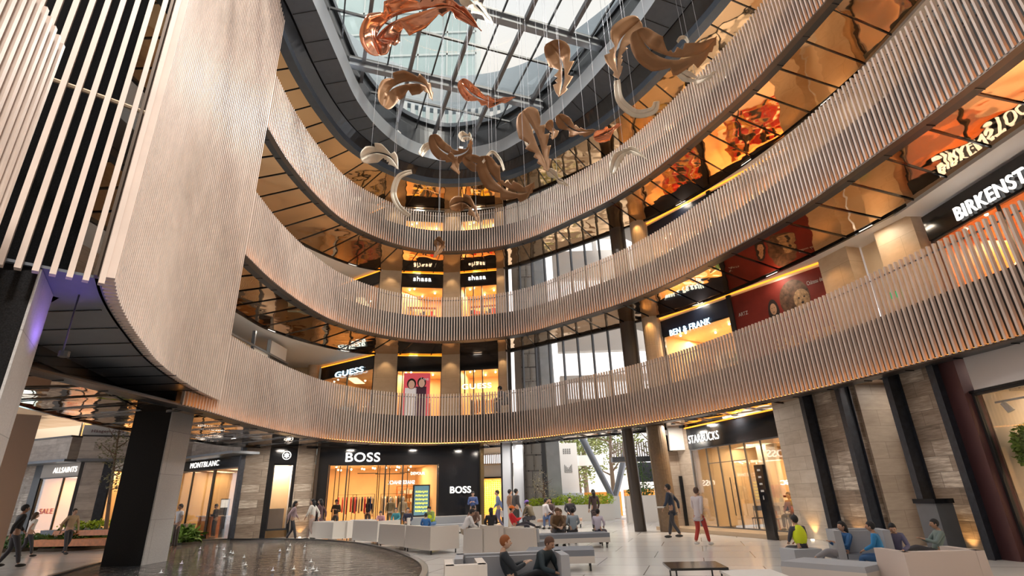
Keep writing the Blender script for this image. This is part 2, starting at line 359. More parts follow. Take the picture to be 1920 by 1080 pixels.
struct('ceiling_ring_joint', b, black_m)
b = MB(); b.strip(QC, off(QC, -.18), 20.74, 21.45); b.strip(off(QC, -.18), off(QC, .1), 21.45, 21.46); struct('trim_ring_fascia', b, ltgrey_m)
b = MB(); b.strip(off(QC, .12), off(QC, .3), 21.3, 23.4); struct('trim_ring_upstand', b, dark_m)
# --- floodlights on the ring, behind its fascia; beams are fill added for the atrium
for j in range(12, len(QC)-6, 17):
    q = QC[j]+(PC[j]-QC[j]).normalized()*.25; T = thing('floodlight', (q.x, q.y, 21.46), 'small white floodlight head standing on the ring under the skylight', 'floodlight', 'floodlights on the roof ring')
    b = MB(); b.obox((q.x, q.y), PC[j]-QC[j], .12, .16, 21.55, 21.85); obj('head', b, white_m, T); b = MB(); b.tube([(q.x, q.y, 21.46), (q.x, q.y, 21.56)], .03, 6); obj('stem', b, dark_m, T)
    d = (Vector((0, 14))-q).normalized(); c = q+d*.3; lamp('floodlight_fill', (c.x, c.y, 21.75), (c.x+d.x*10, c.y+d.y*10, 9), .18, 2300, (1, .95, .89), 'SPOT', spread=2.2)
for j in range(34, len(PC)-10, 8):  # ceiling lamps and discs added as fill to brighten the ground floor
    p = PC[j].lerp(OC1[j], .62); lamp('soffit_fill', (p.x, p.y, zs(0)-.03), (p.x, p.y, 0), .35, 75, (1, .90, .78))
    b = MB(); b.tube([(p.x, p.y, zs(0)-.02), (p.x, p.y, zs(0)-.005)], .1, 10); tag(obj('soffit_fill_disc', b, black_m), 'small round disc behind an added fill lamp in the lowest mirrored ceiling', 'downlight', 'added fill lamps in the lowest mirrored ceiling')
# --- skylight
tv = Vector((.936, .351)); nv = Vector((-.351, .936)); QP = [tuple(p) for p in off(QC, .2)]
def clip(o, d, poly=QP):
    ts = []
    for i in range(len(poly)):
        a, c = Vector(poly[i]), Vector(poly[(i+1) % len(poly)]); e = c-a; den = d.x*e.y-d.y*e.x
        if abs(den) < 1e-9: continue
        w_ = a-o; t = (w_.x*e.y-w_.y*e.x)/den; s_ = (w_.x*d.y-w_.y*d.x)/den
        if 0 <= s_ < 1: ts.append(t)
    ts.sort(); return (ts[0], ts[-1]) if len(ts) > 1 else None
sky = thing('skylight', (0, 14, 22.5), 'large oval glass roof with grey steel grid over the atrium', 'skylight')
gi = MB(); ri = MB(); mu = MB()
for q in range(-6, 30, 5):
    n0 = 17.4+5*((q+6)//5-3); o = nv*n0; c = clip(o, tv)
    if c:
        for dz, hw, hz in ((22.2, .17, .04), (22.62, .17, .04), (22.41, .05, .2)): gi.obox(o+tv*(c[0]+c[1])/2, tv, (c[1]-c[0])/2, hw, dz-hz, dz+hz)
        mu.obox(o+tv*(c[0]+c[1])/2, tv, (c[1]-c[0])/2, .05, 22.74, 22.86)
        mu.obox(o+nv*.22+tv*(c[0]+c[1])/2, tv, (c[1]-c[0])/2, .03, 22.74, 22.86)
    o = nv*(n0+2.3); c = clip(o, tv)
    if c: mu.obox(o+tv*(c[0]+c[1])/2, tv, (c[1]-c[0])/2, .05, 22.74, 22.86)
for i in range(-5, 7):
    t0 = .6+2.35*i; o = tv*t0; c = clip(o, nv)
    if c: ri.obox(o+nv*(c[0]+c[1])/2, nv, (c[1]-c[0])/2, .09, 22.5, 22.8)
    o = tv*(t0+1.2); c = clip(o, nv)
    if c: mu.obox(o+nv*(c[0]+c[1])/2, nv, (c[1]-c[0])/2, .035, 22.74, 22.86)
obj('girder', gi, mat('girder_paint', (.20, .22, .25), .45), sky); obj('rib', ri, mat('rib_paint', (.13, .13, .14), .4), sky); obj('glazing_bar', mu, dark_m, sky)
b = MB(); b.prism([tuple(p) for p in off(QC, .25)], 22.88, 22.9); obj('glass_pane', b, sky_glass, sky)
# --- enclosing walls of the place behind and beside the camera
b = MB(); b.box(-22, 18, -9.3, -9, FZ, 23.4); struct('wall_back', b, cream_m)
b = MB(); b.box(-22.3, -22, -9, 9, FZ, 23.4); struct('wall_left', b, cream_m)
b = MB(); b.box(17.5, 17.8, -9, 8, FZ, 23.4); struct('wall_right', b, cream_m)
# --- slatted balustrades
def slats(mb, A, step, z0, z1, hw=.03, hd=.065, o=0.0):
    for p, t in stations(A, step):
        n = Vector((-t.y, t.x)); mb.obox(p+n*o, t, hw, hd, z0, z1)
def balustrade(k, A, label):
    p = A[len(A)//2]; T = thing('balcony_balustrade', (p.x, p.y, zb(k)), label, 'balustrade', 'slatted balustrades around the void')
    b = MB(); slats(b, A, .15, zb(k), zt(k), .025, .042); obj('slat_screen', b, slat_m, T)
    b = MB(); b.strip(off(A, .2), off(A, .24), zb(k)+.02, zb(k)+.02, fl(k)-zb(k)-.02); obj('backing_panel', b, dark_m, T)
    h = off(A, .12); b = MB(); b.tube([(q.x, q.y, zt(k)-.14) for q in h[::2]+[h[-1]]], .022, 6); obj('handrail', b, grey_m, T)
    b = MB(); g = off(A, .22); b.strip(g, off(A, .232), fl(k), fl(k), 1.0); obj('glass_guard', b, glass_m, T)
    b = MB(); g = off(A, .15); b.strip(g, off(A, .185), zb(k)+.03, zb(k)+.03, .03); obj('light_strip', b, led_o, T)
balustrade(0, PC[13:], 'lowest slatted balustrade curving above the ground-floor shops')
balustrade(1, PC[15:], 'middle slatted balustrade, one storey above the lowest one')
balustrade(2, PC[15:], 'topmost slatted balustrade just under the dark ring of the roof')
# --- tall slat curtain on the left
CU = cr_([(-7.05, 5.64), (-6.62, 6.02), (-6.15, 6.42), (-5.72, 6.82)], 4)+cr_([(-5.72, 6.86), (-6.2, 7.62), (-6.7, 8.55), (-7.2, 9.6), (-7.95, 11.3), (-8.55, 13.1), (-9.0, 15.0), (-9.24, 16.5)], 8)
T = thing('slat_curtain', (-7.5, 10, 4.48), 'tall curving curtain of vertical slats hanging over the pool at left', 'slat screen')
b = MB(); slats(b, CU[13:], .165, 4.48, 24.5, .03, .09); obj('slat_screen', b, slat_m, T)
b = MB(); slats(b, CU[:14], .175, 4.36, 24.5, .035, .06); obj('open_slat_screen', b, slat_m, T)
for z in (7.4, 13, 18.6): b = MB(); b.tube([(q.x-.1, q.y+.1, z) for q in CU[:14]], .035, 6); obj('tie_rail', b, cream_m, T)
b = MB(); g = off(CU[13:], .12); b.strip(g, off(CU[13:], .16), 4.5, 4.5, 20); obj('backing_panel', b, brownm, T)
b = MB(); slats(b, [Vector((-4.35, 2.3)), Vector((-5.52, 4.95))], .14, 4.10, 6.75, .03, .09)
n_ = obj('slat_screen', b, slat_m); tag(n_, 'short slatted screen at the upper left edge beside the dark stone wall', 'slat screen')
# volume behind the curtain: stone wall, window, soffit
b = MB(); b.hexa([(-8.6, 4.4, 4.5), (-7.0, 7.6, 4.5), (-7.6, 8.0, 4.5), (-9.4, 4.8, 4.5)], [(-8.6, 4.4, 24), (-7.0, 7.6, 24), (-7.6, 8.0, 24), (-9.4, 4.8, 24)]); struct('wall_stone_volume', b, granite)
b = MB(); b.prism([(-7.75, 5.3), (-6.72, 6.15), (-5.88, 6.95), (-6.3, 7.62), (-6.75, 8.5), (-7.25, 9.6), (-8.0, 11.3), (-8.6, 13.1), (-9.05, 15), (-9.3, 16.6), (-11.3, 16.1), (-9.25, 9.7), (-8.2, 6.5)], 4.5, 4.54); struct('ceiling_volume_soffit', b, grey_m)
b = MB()
for t in [i/9 for i in range(1, 9)]:
    y = 7.2+8.6*t; xr = -6.2-3.0*t**.75; b.obox(((xr-9.2-2.0*t)/2, y), (1, .02), (9.2+2*t+xr)/2+.0, .012, 4.485, 4.502)
struct('ceiling_volume_joint', b, black_m)
b = MB(); A = [Vector((-8.2, 6.5)), Vector((-9.25, 9.7)), Vector((-10.2, 13)), Vector((-11.3, 16.1))]; b.strip(off(A, .0), off(A, .08), 4.2, 4.2, .32); struct('trim_mirror_fascia', b, black_m)
b = MB(); B = [Vector((-10.8, 5.5)), Vector((-12.0, 10)), Vector((-13.2, 13)), Vector((-14.2, 17))]; b.strip(A, B, 4.21, 4.21); struct('ceiling_mirror', b, bronze, recalc=False)
b = MB()
for i in range(9):
    t = i/8; a_ = A[0].lerp(A[-1], t); c_ = B[0].lerp(B[-1], t); d = c_-a_; b.obox((a_+c_)/2, d, d.length/2, .02, 4.18, 4.205)
struct('ceiling_joint', b, black_m)
T = thing('stone_pillar', (-6.8, 6.5, FZ), 'near pillar of dark speckled granite with grey side at the left edge', 'pillar')
q4 = [(-7.42, 5.80), (-6.39, 6.50), (-7.00, 7.42), (-8.0, 6.7)]; b = MB(); b.prism(q4, FZ, 4.5); obj('shaft', b, granite, T)
b = MB(); b.prism([(-6.385, 6.505), (-6.36, 6.52), (-6.98, 7.46), (-7.0, 7.44)], FZ, 4.49); obj('side_cladding', b, granite_l, T)
T = thing('stone_pillar', (-11.1, 17, FZ), 'square black granite pillar with grey side standing at the edge of the pool', 'pillar')
b = MB(); b.box(-11.75, -10.63, 16.5, 17.6, FZ, 4.5); obj('shaft', b, granite, T)
b = MB(); b.box(-10.62, -10.58, 16.5, 17.62, FZ, 4.49); obj('side_cladding', b, granite_l, T)
# ================================================================== SHOPS AND WALLS
def bay(W, a0, a1, z0, zh, zf, label, depth=4.5, inter=None, fasc=None, e=60, mull=(), led=None, frame=None, lamps=2, ceil=None, glassy=True, back=None, lcol=WARM, thick=.25):
    """one shopfront with the room behind it"""
    inter = inter or warm_m; fasc = fasc or black_m; c = W.pt((a0+a1)/2, z0)
    T = thing('storefront', tuple(c), label, 'shop front')
    b = MB(); W.box(b, a0, a1, zh, zf, -thick, 0); obj('fascia', b, fasc, T)
    b = MB()
    for a in (a0+.03, a1-.03)+tuple(mull): W.box(b, a-.03, a+.03, z0, zh, -.12, -.04)
    W.box(b, a0, a1, z0, z0+.08, -.12, -.04); W.box(b, a0, a1, zh-.05, zh, -.12, -.04)
    wf = obj('window_frame', b, frame or dark_m, T)
    if glassy: b = MB(); W.box(b, a0+.06, a1-.06, z0+.08, zh-.05, -.09, -.08); obj('window_pane', b, glass_m, wf)
    if led: b = MB(); W.box(b, a0, a1, zf+.0, zf+.05, -.02, .04); obj('light_strip', b, led, T)
    b = MB(); W.box(b, a0, a1, z0, zh+.2, -depth-.1, -depth); obj('wall_back_room', b, back or inter)['kind'] = 'structure'
    b = MB(); W.box(b, a0-.06, a0, z0, zh+.2, -depth, -thick); W.box(b, a1, a1+.06, z0, zh+.2, -depth, -thick); obj('wall_side_room', b, inter)['kind'] = 'structure'
    b = MB(); W.box(b, a0, a1, zh+.1, zh+.16, -depth, -thick); obj('ceiling_shop', b, ceil or inter)['kind'] = 'structure'
    if e:
        for i in range(lamps):
            a = a0+(a1-a0)*(i+.5)/lamps; lamp('shop_light', W.pt(a, zh+.02, -depth*.45), W.pt(a, 0, -depth*.45), .7, e/lamps, lcol, size_y=depth*.5)
    return T
def panel(W, a0, a1, z0, z1, m, name='wall_panel', d0=-.3, d1=0): b = MB(); W.box(b, a0, a1, z0, z1, d0, d1); return struct(name, b, m)
# ---- ground floor, back wall with the black shop
BW = Wall((-10.56, 29.45), (-2.06, 32.96)); FW = Wall((-13.9, 27.7), (-10.56, 29.45)); MW = Wall((-13.9, 27.7), (-17.9, 30.4)); zc = 4.22
panel(BW, 0, .54, FZ, zc, black_m); panel(BW, .54, 6.54, 3.35, zc, black_m); panel(BW, 6.54, 9.0, FZ, zc, black_m)
T = bay(BW, .56, 6.52, FZ, 3.34, 3.36, 'wide glazed front of the black fashion shop beyond the pool', 6, mull=(1.5, 3.55, 4.5), e=260, lamps=3)
BW.sign('shop_sign', 'BOSS', 1.36, 3.18, 3.47, .48, sign_w, label='large glowing white BOSS letters above the black shop window', bold=.035)
BW.sign('shop_sign', 'BOSS', 7.2, 8.43, 1.74, .36, sign_w, label='small glowing white BOSS letters low on the black wall, right of the window', bold=.035)
b = MB(); BW.box(b, 9.0, 9.2, FZ, zc, -.3, .2); struct('trim_pillar', b, mat('bronze_post', (.25, .17, .08), .3, .7))
b = MB(); BW.box(b, -.12, .02, FZ, zc, -.1, .14); struct('trim_pillar', b, brownm)
# black shop contents
b = MB(); BW.box(b, 3.6, 5.4, 3.0, 3.04, -4.2, -4.15); BW.box(b, 2.4, 3.6, 3.0, 3.04, -3.2, -3.15); BW.box(b, 4.8, 6.2, 3.0, 3.04, -2.6, -2.55)
tag(obj('lighting_track', b, black_m), 'thin black lighting track under the ceiling of the black fashion shop', 'lighting track')
for i, a in enumerate((.95, 1.2, 1.75, 3.2, 3.35, 3.7, 3.85, 4.65, 5.0)):
    b = MB(); b.tube([BW.pt(a, FZ, -.5-.35*(i % 3)), BW.pt(a, 3.3, -.5-.35*(i % 3))], .022, 6); tag(obj('display_rod', b, black_m), 'thin black floor-to-ceiling rod inside the black shop window', 'rod', 'rods in the black shop window')
for i in range(14):
    b = MB(); a, d = 1+4.9*((i*.37) % 1), -1-4*((i*.61) % 1); b.ball(BW.pt(a, 3.27, d), .05, 8, 5); o = tag(obj('downlight', b, lamp_m), 'small round ceiling spotlight inside the black fashion shop', 'downlight', 'ceiling spots of the black shop')
def rack(p, u, wd, h, cols, label, n=9, group=None):
    T = thing('clothes_rack', tuple(p), label, 'clothes rack', group); u = Vector((u[0], u[1], 0)).normalized(); q = Vector((-u.y, u.x, 0)); p = Vector(p)
    b = MB(); b.tube([p-u*wd/2, p-u*wd/2+Vector((0, 0, h)), p+u*wd/2+Vector((0, 0, h)), p+u*wd/2], .018, 6); obj('rail', b, black_m, T)
    for i in range(n):
        c = p+u*(wd*(-.45+.9*i/(n-1))); b = MB(); col = cols[i % len(cols)]; L = h-.12; l2 = .75+.2*random.random()
        b.add([c+q*x+u*y+Vector((0, 0, z)) for x, z in ((-.05, L), (.05, L), (.2, L-.12), (.17, L-l2), (-.17, L-l2), (-.2, L-.12)) for y in (-.03, .03)],
              [(0, 2, 4, 6, 8, 10), (1, 11, 9, 7, 5, 3)]+[(2*i_, 2*i_+1, (2*i_+3) % 12, (2*i_+2) % 12) for i_ in range(6)])
        obj('garment', b, colm(col), T)
RED, KH, NV, CRM, BLK, GRN, TEAL = (.65, .03, .04), (.36, .27, .16), (.03, .05, .14), (.75, .68, .55), (.02, .02, .025), (.09, .16, .08), (.03, .25, .27)
rack(BW.pt(1.75, FZ+.25, -1.5), BW.u, 1.0, 1.7, [RED, (.8, .1, .08), RED], 'rack of bright red garments in the black shop', 5)
rack(BW.pt(2.7, FZ+.25, -1.9), BW.u, 1.2, 1.7, [BLK, NV, KH, BLK, RED], 'rack of dark suits and a red coat in the black shop', 8)
rack(BW.pt(4.4, FZ+.25, -2.2), BW.u, 1.4, 1.7, [KH, CRM, BLK, GRN], 'rack of khaki and cream jackets behind the poster in the black shop', 9)
rack(BW.pt(5.9, FZ+.25, -1.8), BW.u, .9, 1.8, [CRM, (.5, .4, .3)], 'rack of cream shirts by the right side of the black shop', 6)
def shelfunit(W, a, z0, d, wd, h, rows, cols, label, m=None, group=None, dep=.35):
    T = thing('display_shelf', tuple(W.pt(a, z0, d)), label, 'shelf', group)
    b = MB()
    for i in range(rows+1): z = z0+h*i/rows; W.box(b, a-wd/2, a+wd/2, z, z+.03, d-dep, d)
    W.box(b, a-wd/2-.03, a-wd/2, z0, z0+h+.03, d-dep, d); W.box(b, a+wd/2, a+wd/2+.03, z0, z0+h+.03, d-dep, d); fr = obj('shelf_frame', b, m or wood_m, T)
    for i in range(rows):
        z = z0+h*i/rows+.03; b = MB(); x = a-wd/2+.06
        while x < a+wd/2-.2:
            ww = .08+.14*random.random(); hh = (h/rows-.05)*(.35+.5*random.random()); b.cur = random.randrange(len(cols)); W.box(b, x, x+ww, z, z+hh, d-dep*.8, d-dep*.25); x += ww+.03+.06*random.random()
        obj('goods_row', b, [colm(c) for c in cols], fr)
    return T
# advertising screen
T = thing('advertising_screen', tuple(BW.pt(5.29, FZ, 1.3)), 'dark standing screen with yellow REBAJAS lines in front of the black shop', 'screen')
b = MB(); BW.box(b, 4.83, 5.75, FZ, 2.2, 1.2, 1.3); obj('frame', b, dark_m, T)
b = MB(); BW.box(b, 4.9, 5.68, .7, 2.14, 1.3, 1.31); obj('display', b, emit('screen_blue', (.10, .20, .25), .6), T)
yl = emit('screen_yellow', (.9, .85, .05), 1.4)
for i in range(6): BW.sign('lettering', 'REBAJAS', 4.97, 5.62, 1.78-.19*i, .12, yl, d=1.313, parent=T, ext=.006, bold=.03)
BW.sign('shop_sign', 'DEVOUR', 5.35, 6.2, 2.85, .16, sign_w, d=-2.0, label='white glowing DEVOUR lettering hanging inside the black shop at right', ext=.03)
T = shelfunit(BW, 5.8, FZ, -5.2, 1.2, 2.4, 5, [CRM, KH, (.8, .75, .7)], 'lit back shelf under the white lettering in the black shop')
BW.sign('shop_sign', 'SHAKE SHACK', 3.8, 5.3, 2.3, .2, emit('reflected_sign_glow', (.85, .9, 1), 1.6), d=-.6, label='white glowing reversed lettering standing in for a sign mirrored in the black shop glass', ext=.01, mirror=True)  # glowing reversed letters added to imitate a sign's reflection in the glass
# ---- front stone wall with lit niche
panel(FW, 0, 1.35, FZ, zc+.3, trav, 'wall_stone'); panel(FW, 2.68, 3.62, FZ, zc, trav, 'wall_stone')
panel(FW, 1.35, 2.68, 3.38, zc, black_m); panel(FW, 1.35, 1.6, FZ, 3.38, black_m); panel(FW, 2.58, 2.68, FZ, 3.38, black_m)
T = bay(FW, 1.6, 2.58, .25, 3.36, 3.4, 'tall narrow window with white shelving in a black frame', 2, inter=white_m, e=55, lamps=1, lcol=(1, .9, .85))
shelfunit(FW, 2.1, .3, -1.5, .9, 2.9, 8, [(.7, .68, .66), (.2, .2, .22)], 'white shelving grid in the tall narrow window', white_m)
b = MB(); FW.box(b, 1.7, 2.4, .25, 1.25, -1.0, -.6); tag(obj('display_plinth', b, mat('taupe', (.3, .24, .2))), 'taupe display plinth with a bag in the tall narrow window', 'plinth')
T = thing('shop_emblem', tuple(FW.pt(2.15, 3.75, .08)), 'glowing white rounded star in a ring above the narrow window', 'sign')
b = MB(); c = FW.pt(2.15, 3.8, .09); R_ = .2
b.tube([c+Vector((FW.u.x*math.cos(a)*R_, FW.u.y*math.cos(a)*R_, math.sin(a)*R_)) for a in [i*math.pi/12 for i in range(25)]], .018, 6, False); obj('ring', b, sign_w, T)
b = MB(); b.add([c+Vector((FW.u.x*math.cos(a)*r_, FW.u.y*math.cos(a)*r_, math.sin(a)*r_)) for i in range(12) for a, r_ in ((i*math.pi/6+math.pi/6, .14 if i % 2 == 0 else .10),)]+[c], [(i, (i+1) % 12, 12) for i in range(12)]); o = obj('star', b, sign_w, T); md = o.modifiers.new('s', 'SOLIDIFY'); md.thickness = .02
for a in (1.95, 1.3): pass
# ---- pen shop on the left
panel(MW, -.12, .06, FZ, zc, fin_m)
T = bay(MW, .06, 6.4, FZ, 3.28, 3.78, 'warm glazed shopfront with black fascia left of the travertine pier', 4.5, mull=(2.3, 2.4, 4.55), e=230, lamps=3)
MW.sign('shop_sign', 'MONTBLANC', 1.92, 4.83, 3.42, .27, sign_w, d=.03, ext=.015, label='glowing white MONTBLANC letters on the black fascia at left', bold=-.02)
b = MB(); MW.box(b, -1.0, 7.2, 3.8, 3.92, -.4, 1.0); struct('trim_canopy', b, grey_m)
panel(MW, 0.06, 8.0, 3.92, 4.75, greyst, 'wall_parapet')
for i, (a, wd, lb) in enumerate(((1.2, 1.7, 'nearest the stone pier'), (3.4, 1.6, 'in the middle of the window'), (5.4, 1.4, 'furthest left'))):
    shelfunit(MW, a, FZ, -3.6, wd, 2.5, 5, [BLK, CRM, (.3, .12, .05), (.8, .6, .3)], 'lit shelf of small goods inside the pen shop, '+lb, black_m)
T = thing('display_table', tuple(MW.pt(1.6, FZ, -1.2)), 'pale display table behind the glass of the pen shop', 'table')
b = MB(); MW.box(b, .7, 2.3, .95, 1.0, -1.6, -.9); obj('top', b, white_m, T); b = MB(); MW.box(b, .8, 2.2, FZ, .95, -1.5, -1.0); obj('base', b, wood_m, T)
T = thing('display_table', tuple(MW.pt(4.4, FZ, -1.2)), 'second pale counter deeper left in the pen shop', 'table')
b = MB(); MW.box(b, 3.6, 5.2, .95, 1.0, -1.6, -.9); obj('top', b, white_m, T); b = MB(); MW.box(b, 3.7, 5.1, FZ, .95, -1.5, -1.0); obj('base', b, wood_m, T)
# ---- far left wing
AW = Wall((-27.6, 30.8), (-22.9, 29.0)); A2 = Wall((-22.9, 29.0), (-17.6, 31.6))
T = bay(AW, 1.9, 5.0, FZ, 3.15, 3.85, 'grey fronted clothes shop in the far left wing with warm window', 4, fasc=mat('warm_grey_fascia', (.42, .39, .36), .6), e=150, mull=(3.8,))
AW.sign('shop_sign', 'ALLSAINTS', 2.93, 4.84, 3.36, .27, sign_w, d=.03, ext=.015, label='glowing white ALLSAINTS letters on a grey fascia', bold=-.01)
AW.sign('window_sticker', 'SALE', 2.5, 3.6, 1.35, .26, mat('red_vinyl', (.6, .03, .04)), d=-.06, label='red SALE lettering on the shop window in the far left wing', ext=.01)
panel(AW, -.2, .7, FZ, 3.85, trav); panel(AW, 1.3, 1.9, FZ, 3.85, dark_m); panel(AW, .7, 1.3, FZ, 3.85, trav); panel(A2, 0, .15, FZ, 3.85, dark_m); panel(A2, .15, 1.0, FZ, 3.85, greyst); panel(A2, 1.0, 1.4, FZ, 3.85, fin_m)
T = bay(A2, 1.4, 4.4, FZ, 3.4, 3.85, 'pink lit shopfront partly hidden by the black pillar', 4, inter=peach_m, fasc=white_m, e=120, mull=(2.2,))
A0 = Wall((-31, 29.5), (-27.7, 30.8)); T = bay(A0, .2, 3.2, FZ, 3.3, 3.85, 'shop window with glowing white and pale blue bars at the far left', 3, inter=white_m, e=110, lcol=COOL)
for i in range(6): b = MB(); A0.box(b, 2.2, 3.0, .6+.45*i, .85+.45*i, -1.0, -.9); tag(obj('glowing_bar', b, emit('cool_bar_%d' % i, (.7, .95, .95), 2.5)), 'short glowing white bar stacked in the far left window', 'light', 'stacked glowing bars')
for W_, a0, a1 in ((A0, -.5, 3.6), (AW, -.3, 5.05), (A2, -.05, 6.2)):
    b = MB(); W_.box(b, a0, a1, 3.82, 3.95, -.3, .85); struct('trim_canopy', b, grey_m)
    b = MB(); W_.box(b, a0, a1, 3.95, 5.05, 0, .75); struct('wall_parapet', b, greyst)
    b = MB(); W_.box(b, a0, a1, 5.05, 5.13, -.05, .82); struct('trim_coping', b, dark_m)
    b = MB(); W_.box(b, a0, a1, 3.9, 5.0, -7, 0); struct('floor_storey', b, white_m)
b = MB(); b.prism([(-40, 18), (-15, 18), (-15, 27), (-14, 34), (-40, 42)], 7.3, 7.5); struct('ceiling_wing', b, bronze)
b = MB(); b.prism([(-40, 41), (-16, 44), (-16, 44.3), (-40, 41.3)], FZ, 9.5); struct('wall_wing', b, cream_m)
AU = Wall((-29, 35.2), (-19, 36.2))
T = bay(AU, .5, 4.6, 5.05, 7.0, 7.3, 'bright upper-floor shop with shelves above the far left stone parapet', 3, e=200)
T = bay(AU, 5.2, 9.6, 5.05, 7.0, 7.3, 'orange lit upper-floor shop above the far left stone parapet', 3, inter=warm_m, e=200)
T = thing('cafe_counter', tuple(A2.pt(.6, 5.05, -1.6)), 'white café planter box with small brown sign on the upper floor at far left', 'counter')
b = MB(); A2.box(b, -.6, 1.6, 5.05, 5.9, -2.0, -1.4); obj('box', b, white_m, T); A2.sign('lettering', 'Häagen-Dazs', -.2, 1.3, 5.45, .2, mat('brown_print', (.15, .04, .04)), d=-1.39, parent=T, ext=.01)
def foliage(mb, c, r, n, s, seed=1, drop=0):
    rnd = random.Random(seed); c = Vector(c)
    for i in range(n):
        while True:
            q = Vector((rnd.uniform(-1, 1), rnd.uniform(-1, 1), rnd.uniform(-1, 1)))
            if .3 < q.length < 1: break
        p = c+Vector((q.x*r[0], q.y*r[1], q.z*r[2])); a = Vector((rnd.gauss(0, 1), rnd.gauss(0, 1), rnd.gauss(0, .6)-drop)).normalized(); w_ = a.cross(Vector((rnd.gauss(0, 1), rnd.gauss(0, 1), 1))).normalized()
        l = s*rnd.uniform(.7, 1.4); k = w_*l*.28; up = a.cross(w_)*l*.12
        mb.add([p, p+a*l*.5+k+up, p+a*l, p+a*l*.5-k+up], [(0, 1, 2), (0, 2, 3)])
b = MB(); foliage(b, A2.pt(.6, 6.0, -1.7), (1.3, .5, .12), 300, .14, 3); obj('grass', b, foli, T)
b = MB(); A2.box(b, 3.0, 4.6, 5.0, 6.9, -1.2, -1.1); tag(obj('white_board', b, white_m), 'blank white rounded board behind the sapling on the upper floor', 'board')
# hoarding at the left edge
T = thing('hoarding', (-14, 13.5, FZ), 'plain beige hoarding wall with white outlines at the left edge', 'hoarding')
HW = Wall((-18, 9.0), (-13.02, 14.67)); b = MB(); HW.box(b, 0, HW.len, FZ, 3.9, -.3, 0); obj('panel', b, mat('hoarding_beige', (.50, .38, .32), .5), T)
HW.sign('lettering', 'H', HW.len-1.0, HW.len-.65, 1.45, .4, white_m, d=.01, parent=T, ext=.01, bold=-.005)
b = MB()
for a0, a1, z0, z1 in ((5.6, 6.45, 2.0, 2.03), (5.6, 6.45, 2.6, 2.63), (6.42, 6.45, 2.0, 2.63), (5.6, 5.63, 2.0, 2.63)): HW.box(b, a0, a1, z0, z1, 0, .02)
obj('outline', b, white_m, T)
# ---- right: coffee shop
SW = Wall((7.7, 25.0), (9.4, 19.6))
T = bay(SW, .05, 5.55, FZ+.1, 3.18, 4.1, 'glazed coffee shop front with glossy black fascia under an amber light line', 5, inter=peach_m, e=200, mull=(), frame=grey_m, led=None)
b = MB(); SW.box(b, .0, 5.6, 4.09, 4.14, -.02, .05); tag(obj('light_strip', b, led_y), 'amber light line above the coffee shop fascia', 'light strip')
SW.sign('shop_sign', 'STARBUCKS', .18, 2.3, 3.42, .34, sign_w, d=.03, ext=.015, label='glowing white STARBUCKS letters on the glossy black fascia', bold=.0)
SW.sign('sign_reflection', 'RSC', 4.1, 4.75, 1.55, .17, sign_w, d=-1.0, label='mirrored white glowing letters imitating a sign reflected in the coffee shop glass', mirror=True)  # modelled reflection of lettering from the shop opposite
b = MB()
for a in (2.6, 2.9): b.tube([SW.pt(a, .5, .06), SW.pt(a, 1.9, .06)], .018, 6)
T = tag(obj('door_handle', b, dark_m), 'pair of long upright bar handles on the coffee shop glass door', 'door handle')
b = MB()
for a in (1.2, 2.0, 2.75, 3.6, 4.5): SW.box(b, a-.006, a+.006, FZ, 3.18, -.1, -.03)
SW.box(b, 1.2, 3.6, 2.5, 2.52, -.1, -.03); struct('window_joint', b, grey_m)
panel(SW, -1.3, .05, FZ, zc, beige_st, 'wall_stone', -.35, -.05)
b = MB(); SW.box(b, 1.5, 2.1, FZ, 3.4, -3.0, -2.4); struct('wall_inner_pier', b, white_m)
b = MB(); SW.box(b, -1.5, 6.0, FZ, FZ+.14, -.3, 1.2); struct('floor_step', b, mat('step_stone', (.50, .38, .26), .35))
T = thing('cafe_bar', tuple(SW.pt(4.4, FZ, -2)), 'dark topped café bar with wooden front inside the coffee shop', 'counter')
b = MB(); SW.box(b, 3.4, 5.4, FZ, 1.1, -2.4, -1.8); obj('front', b, wood_m, T); b = MB(); SW.box(b, 3.3, 5.5, 1.1, 1.18, -2.5, -1.7); obj('top', b, black_m, T)
def chair(p, r, label, group, m=dark_m, h=.46):
    T = thing('cafe_chair', p, label, 'chair', group); p = Vector(p); q = lambda x, y, z: p+Vector((x*math.cos(r)-y*math.sin(r), x*math.sin(r)+y*math.cos(r), z))
    b = MB(); b.hexa([q(x, y, h) for x, y in ((-.2, -.2), (.2, -.2), (.2, .2), (-.2, .2))], [q(x, y, h+.04) for x, y in ((-.2, -.2), (.2, -.2), (.2, .2), (-.2, .2))]); obj('seat', b, m, T)
    for x in (-.18, .18):
        for y in (-.18, .18): b = MB(); b.tube([q(x*1.1, y*1.1, 0), q(x, y, h if y > 0 else h+.45)], .015, 6); obj('leg', b, m, T)
    b = MB(); b.hexa([q(-.19, -.2, h+.28), q(.19, -.2, h+.28), q(.19, -.17, h+.28), q(-.19, -.17, h+.28)], [q(-.19, -.22, h+.46), q(.19, -.22, h+.46), q(.19, -.19, h+.46), q(-.19, -.19, h+.46)]); obj('backrest', b, m, T)
for i in range(5): q = SW.pt(2.3+.55*i, FZ+.01, -1.2-.2*(i % 2)); chair(tuple(q), 2.5+.3*i, 'café chair just inside the coffee shop glass', 'chairs inside the coffee shop', [dark_m, wood_m, sofa_m][i % 3])
T = thing('directory_totem', tuple(SW.pt(5.75, FZ, 1.3)), 'black directory totem with small white symbols beside the limestone pier', 'totem')
b = MB(); SW.box(b, 5.55, 5.95, FZ, 2.2, 1.2, 1.32); obj('slab', b, black_m, T)
b = MB()
for i in range(4): SW.box(b, 5.68, 5.82, 2.0-.22*i, 2.06-.22*i, 1.32, 1.325)
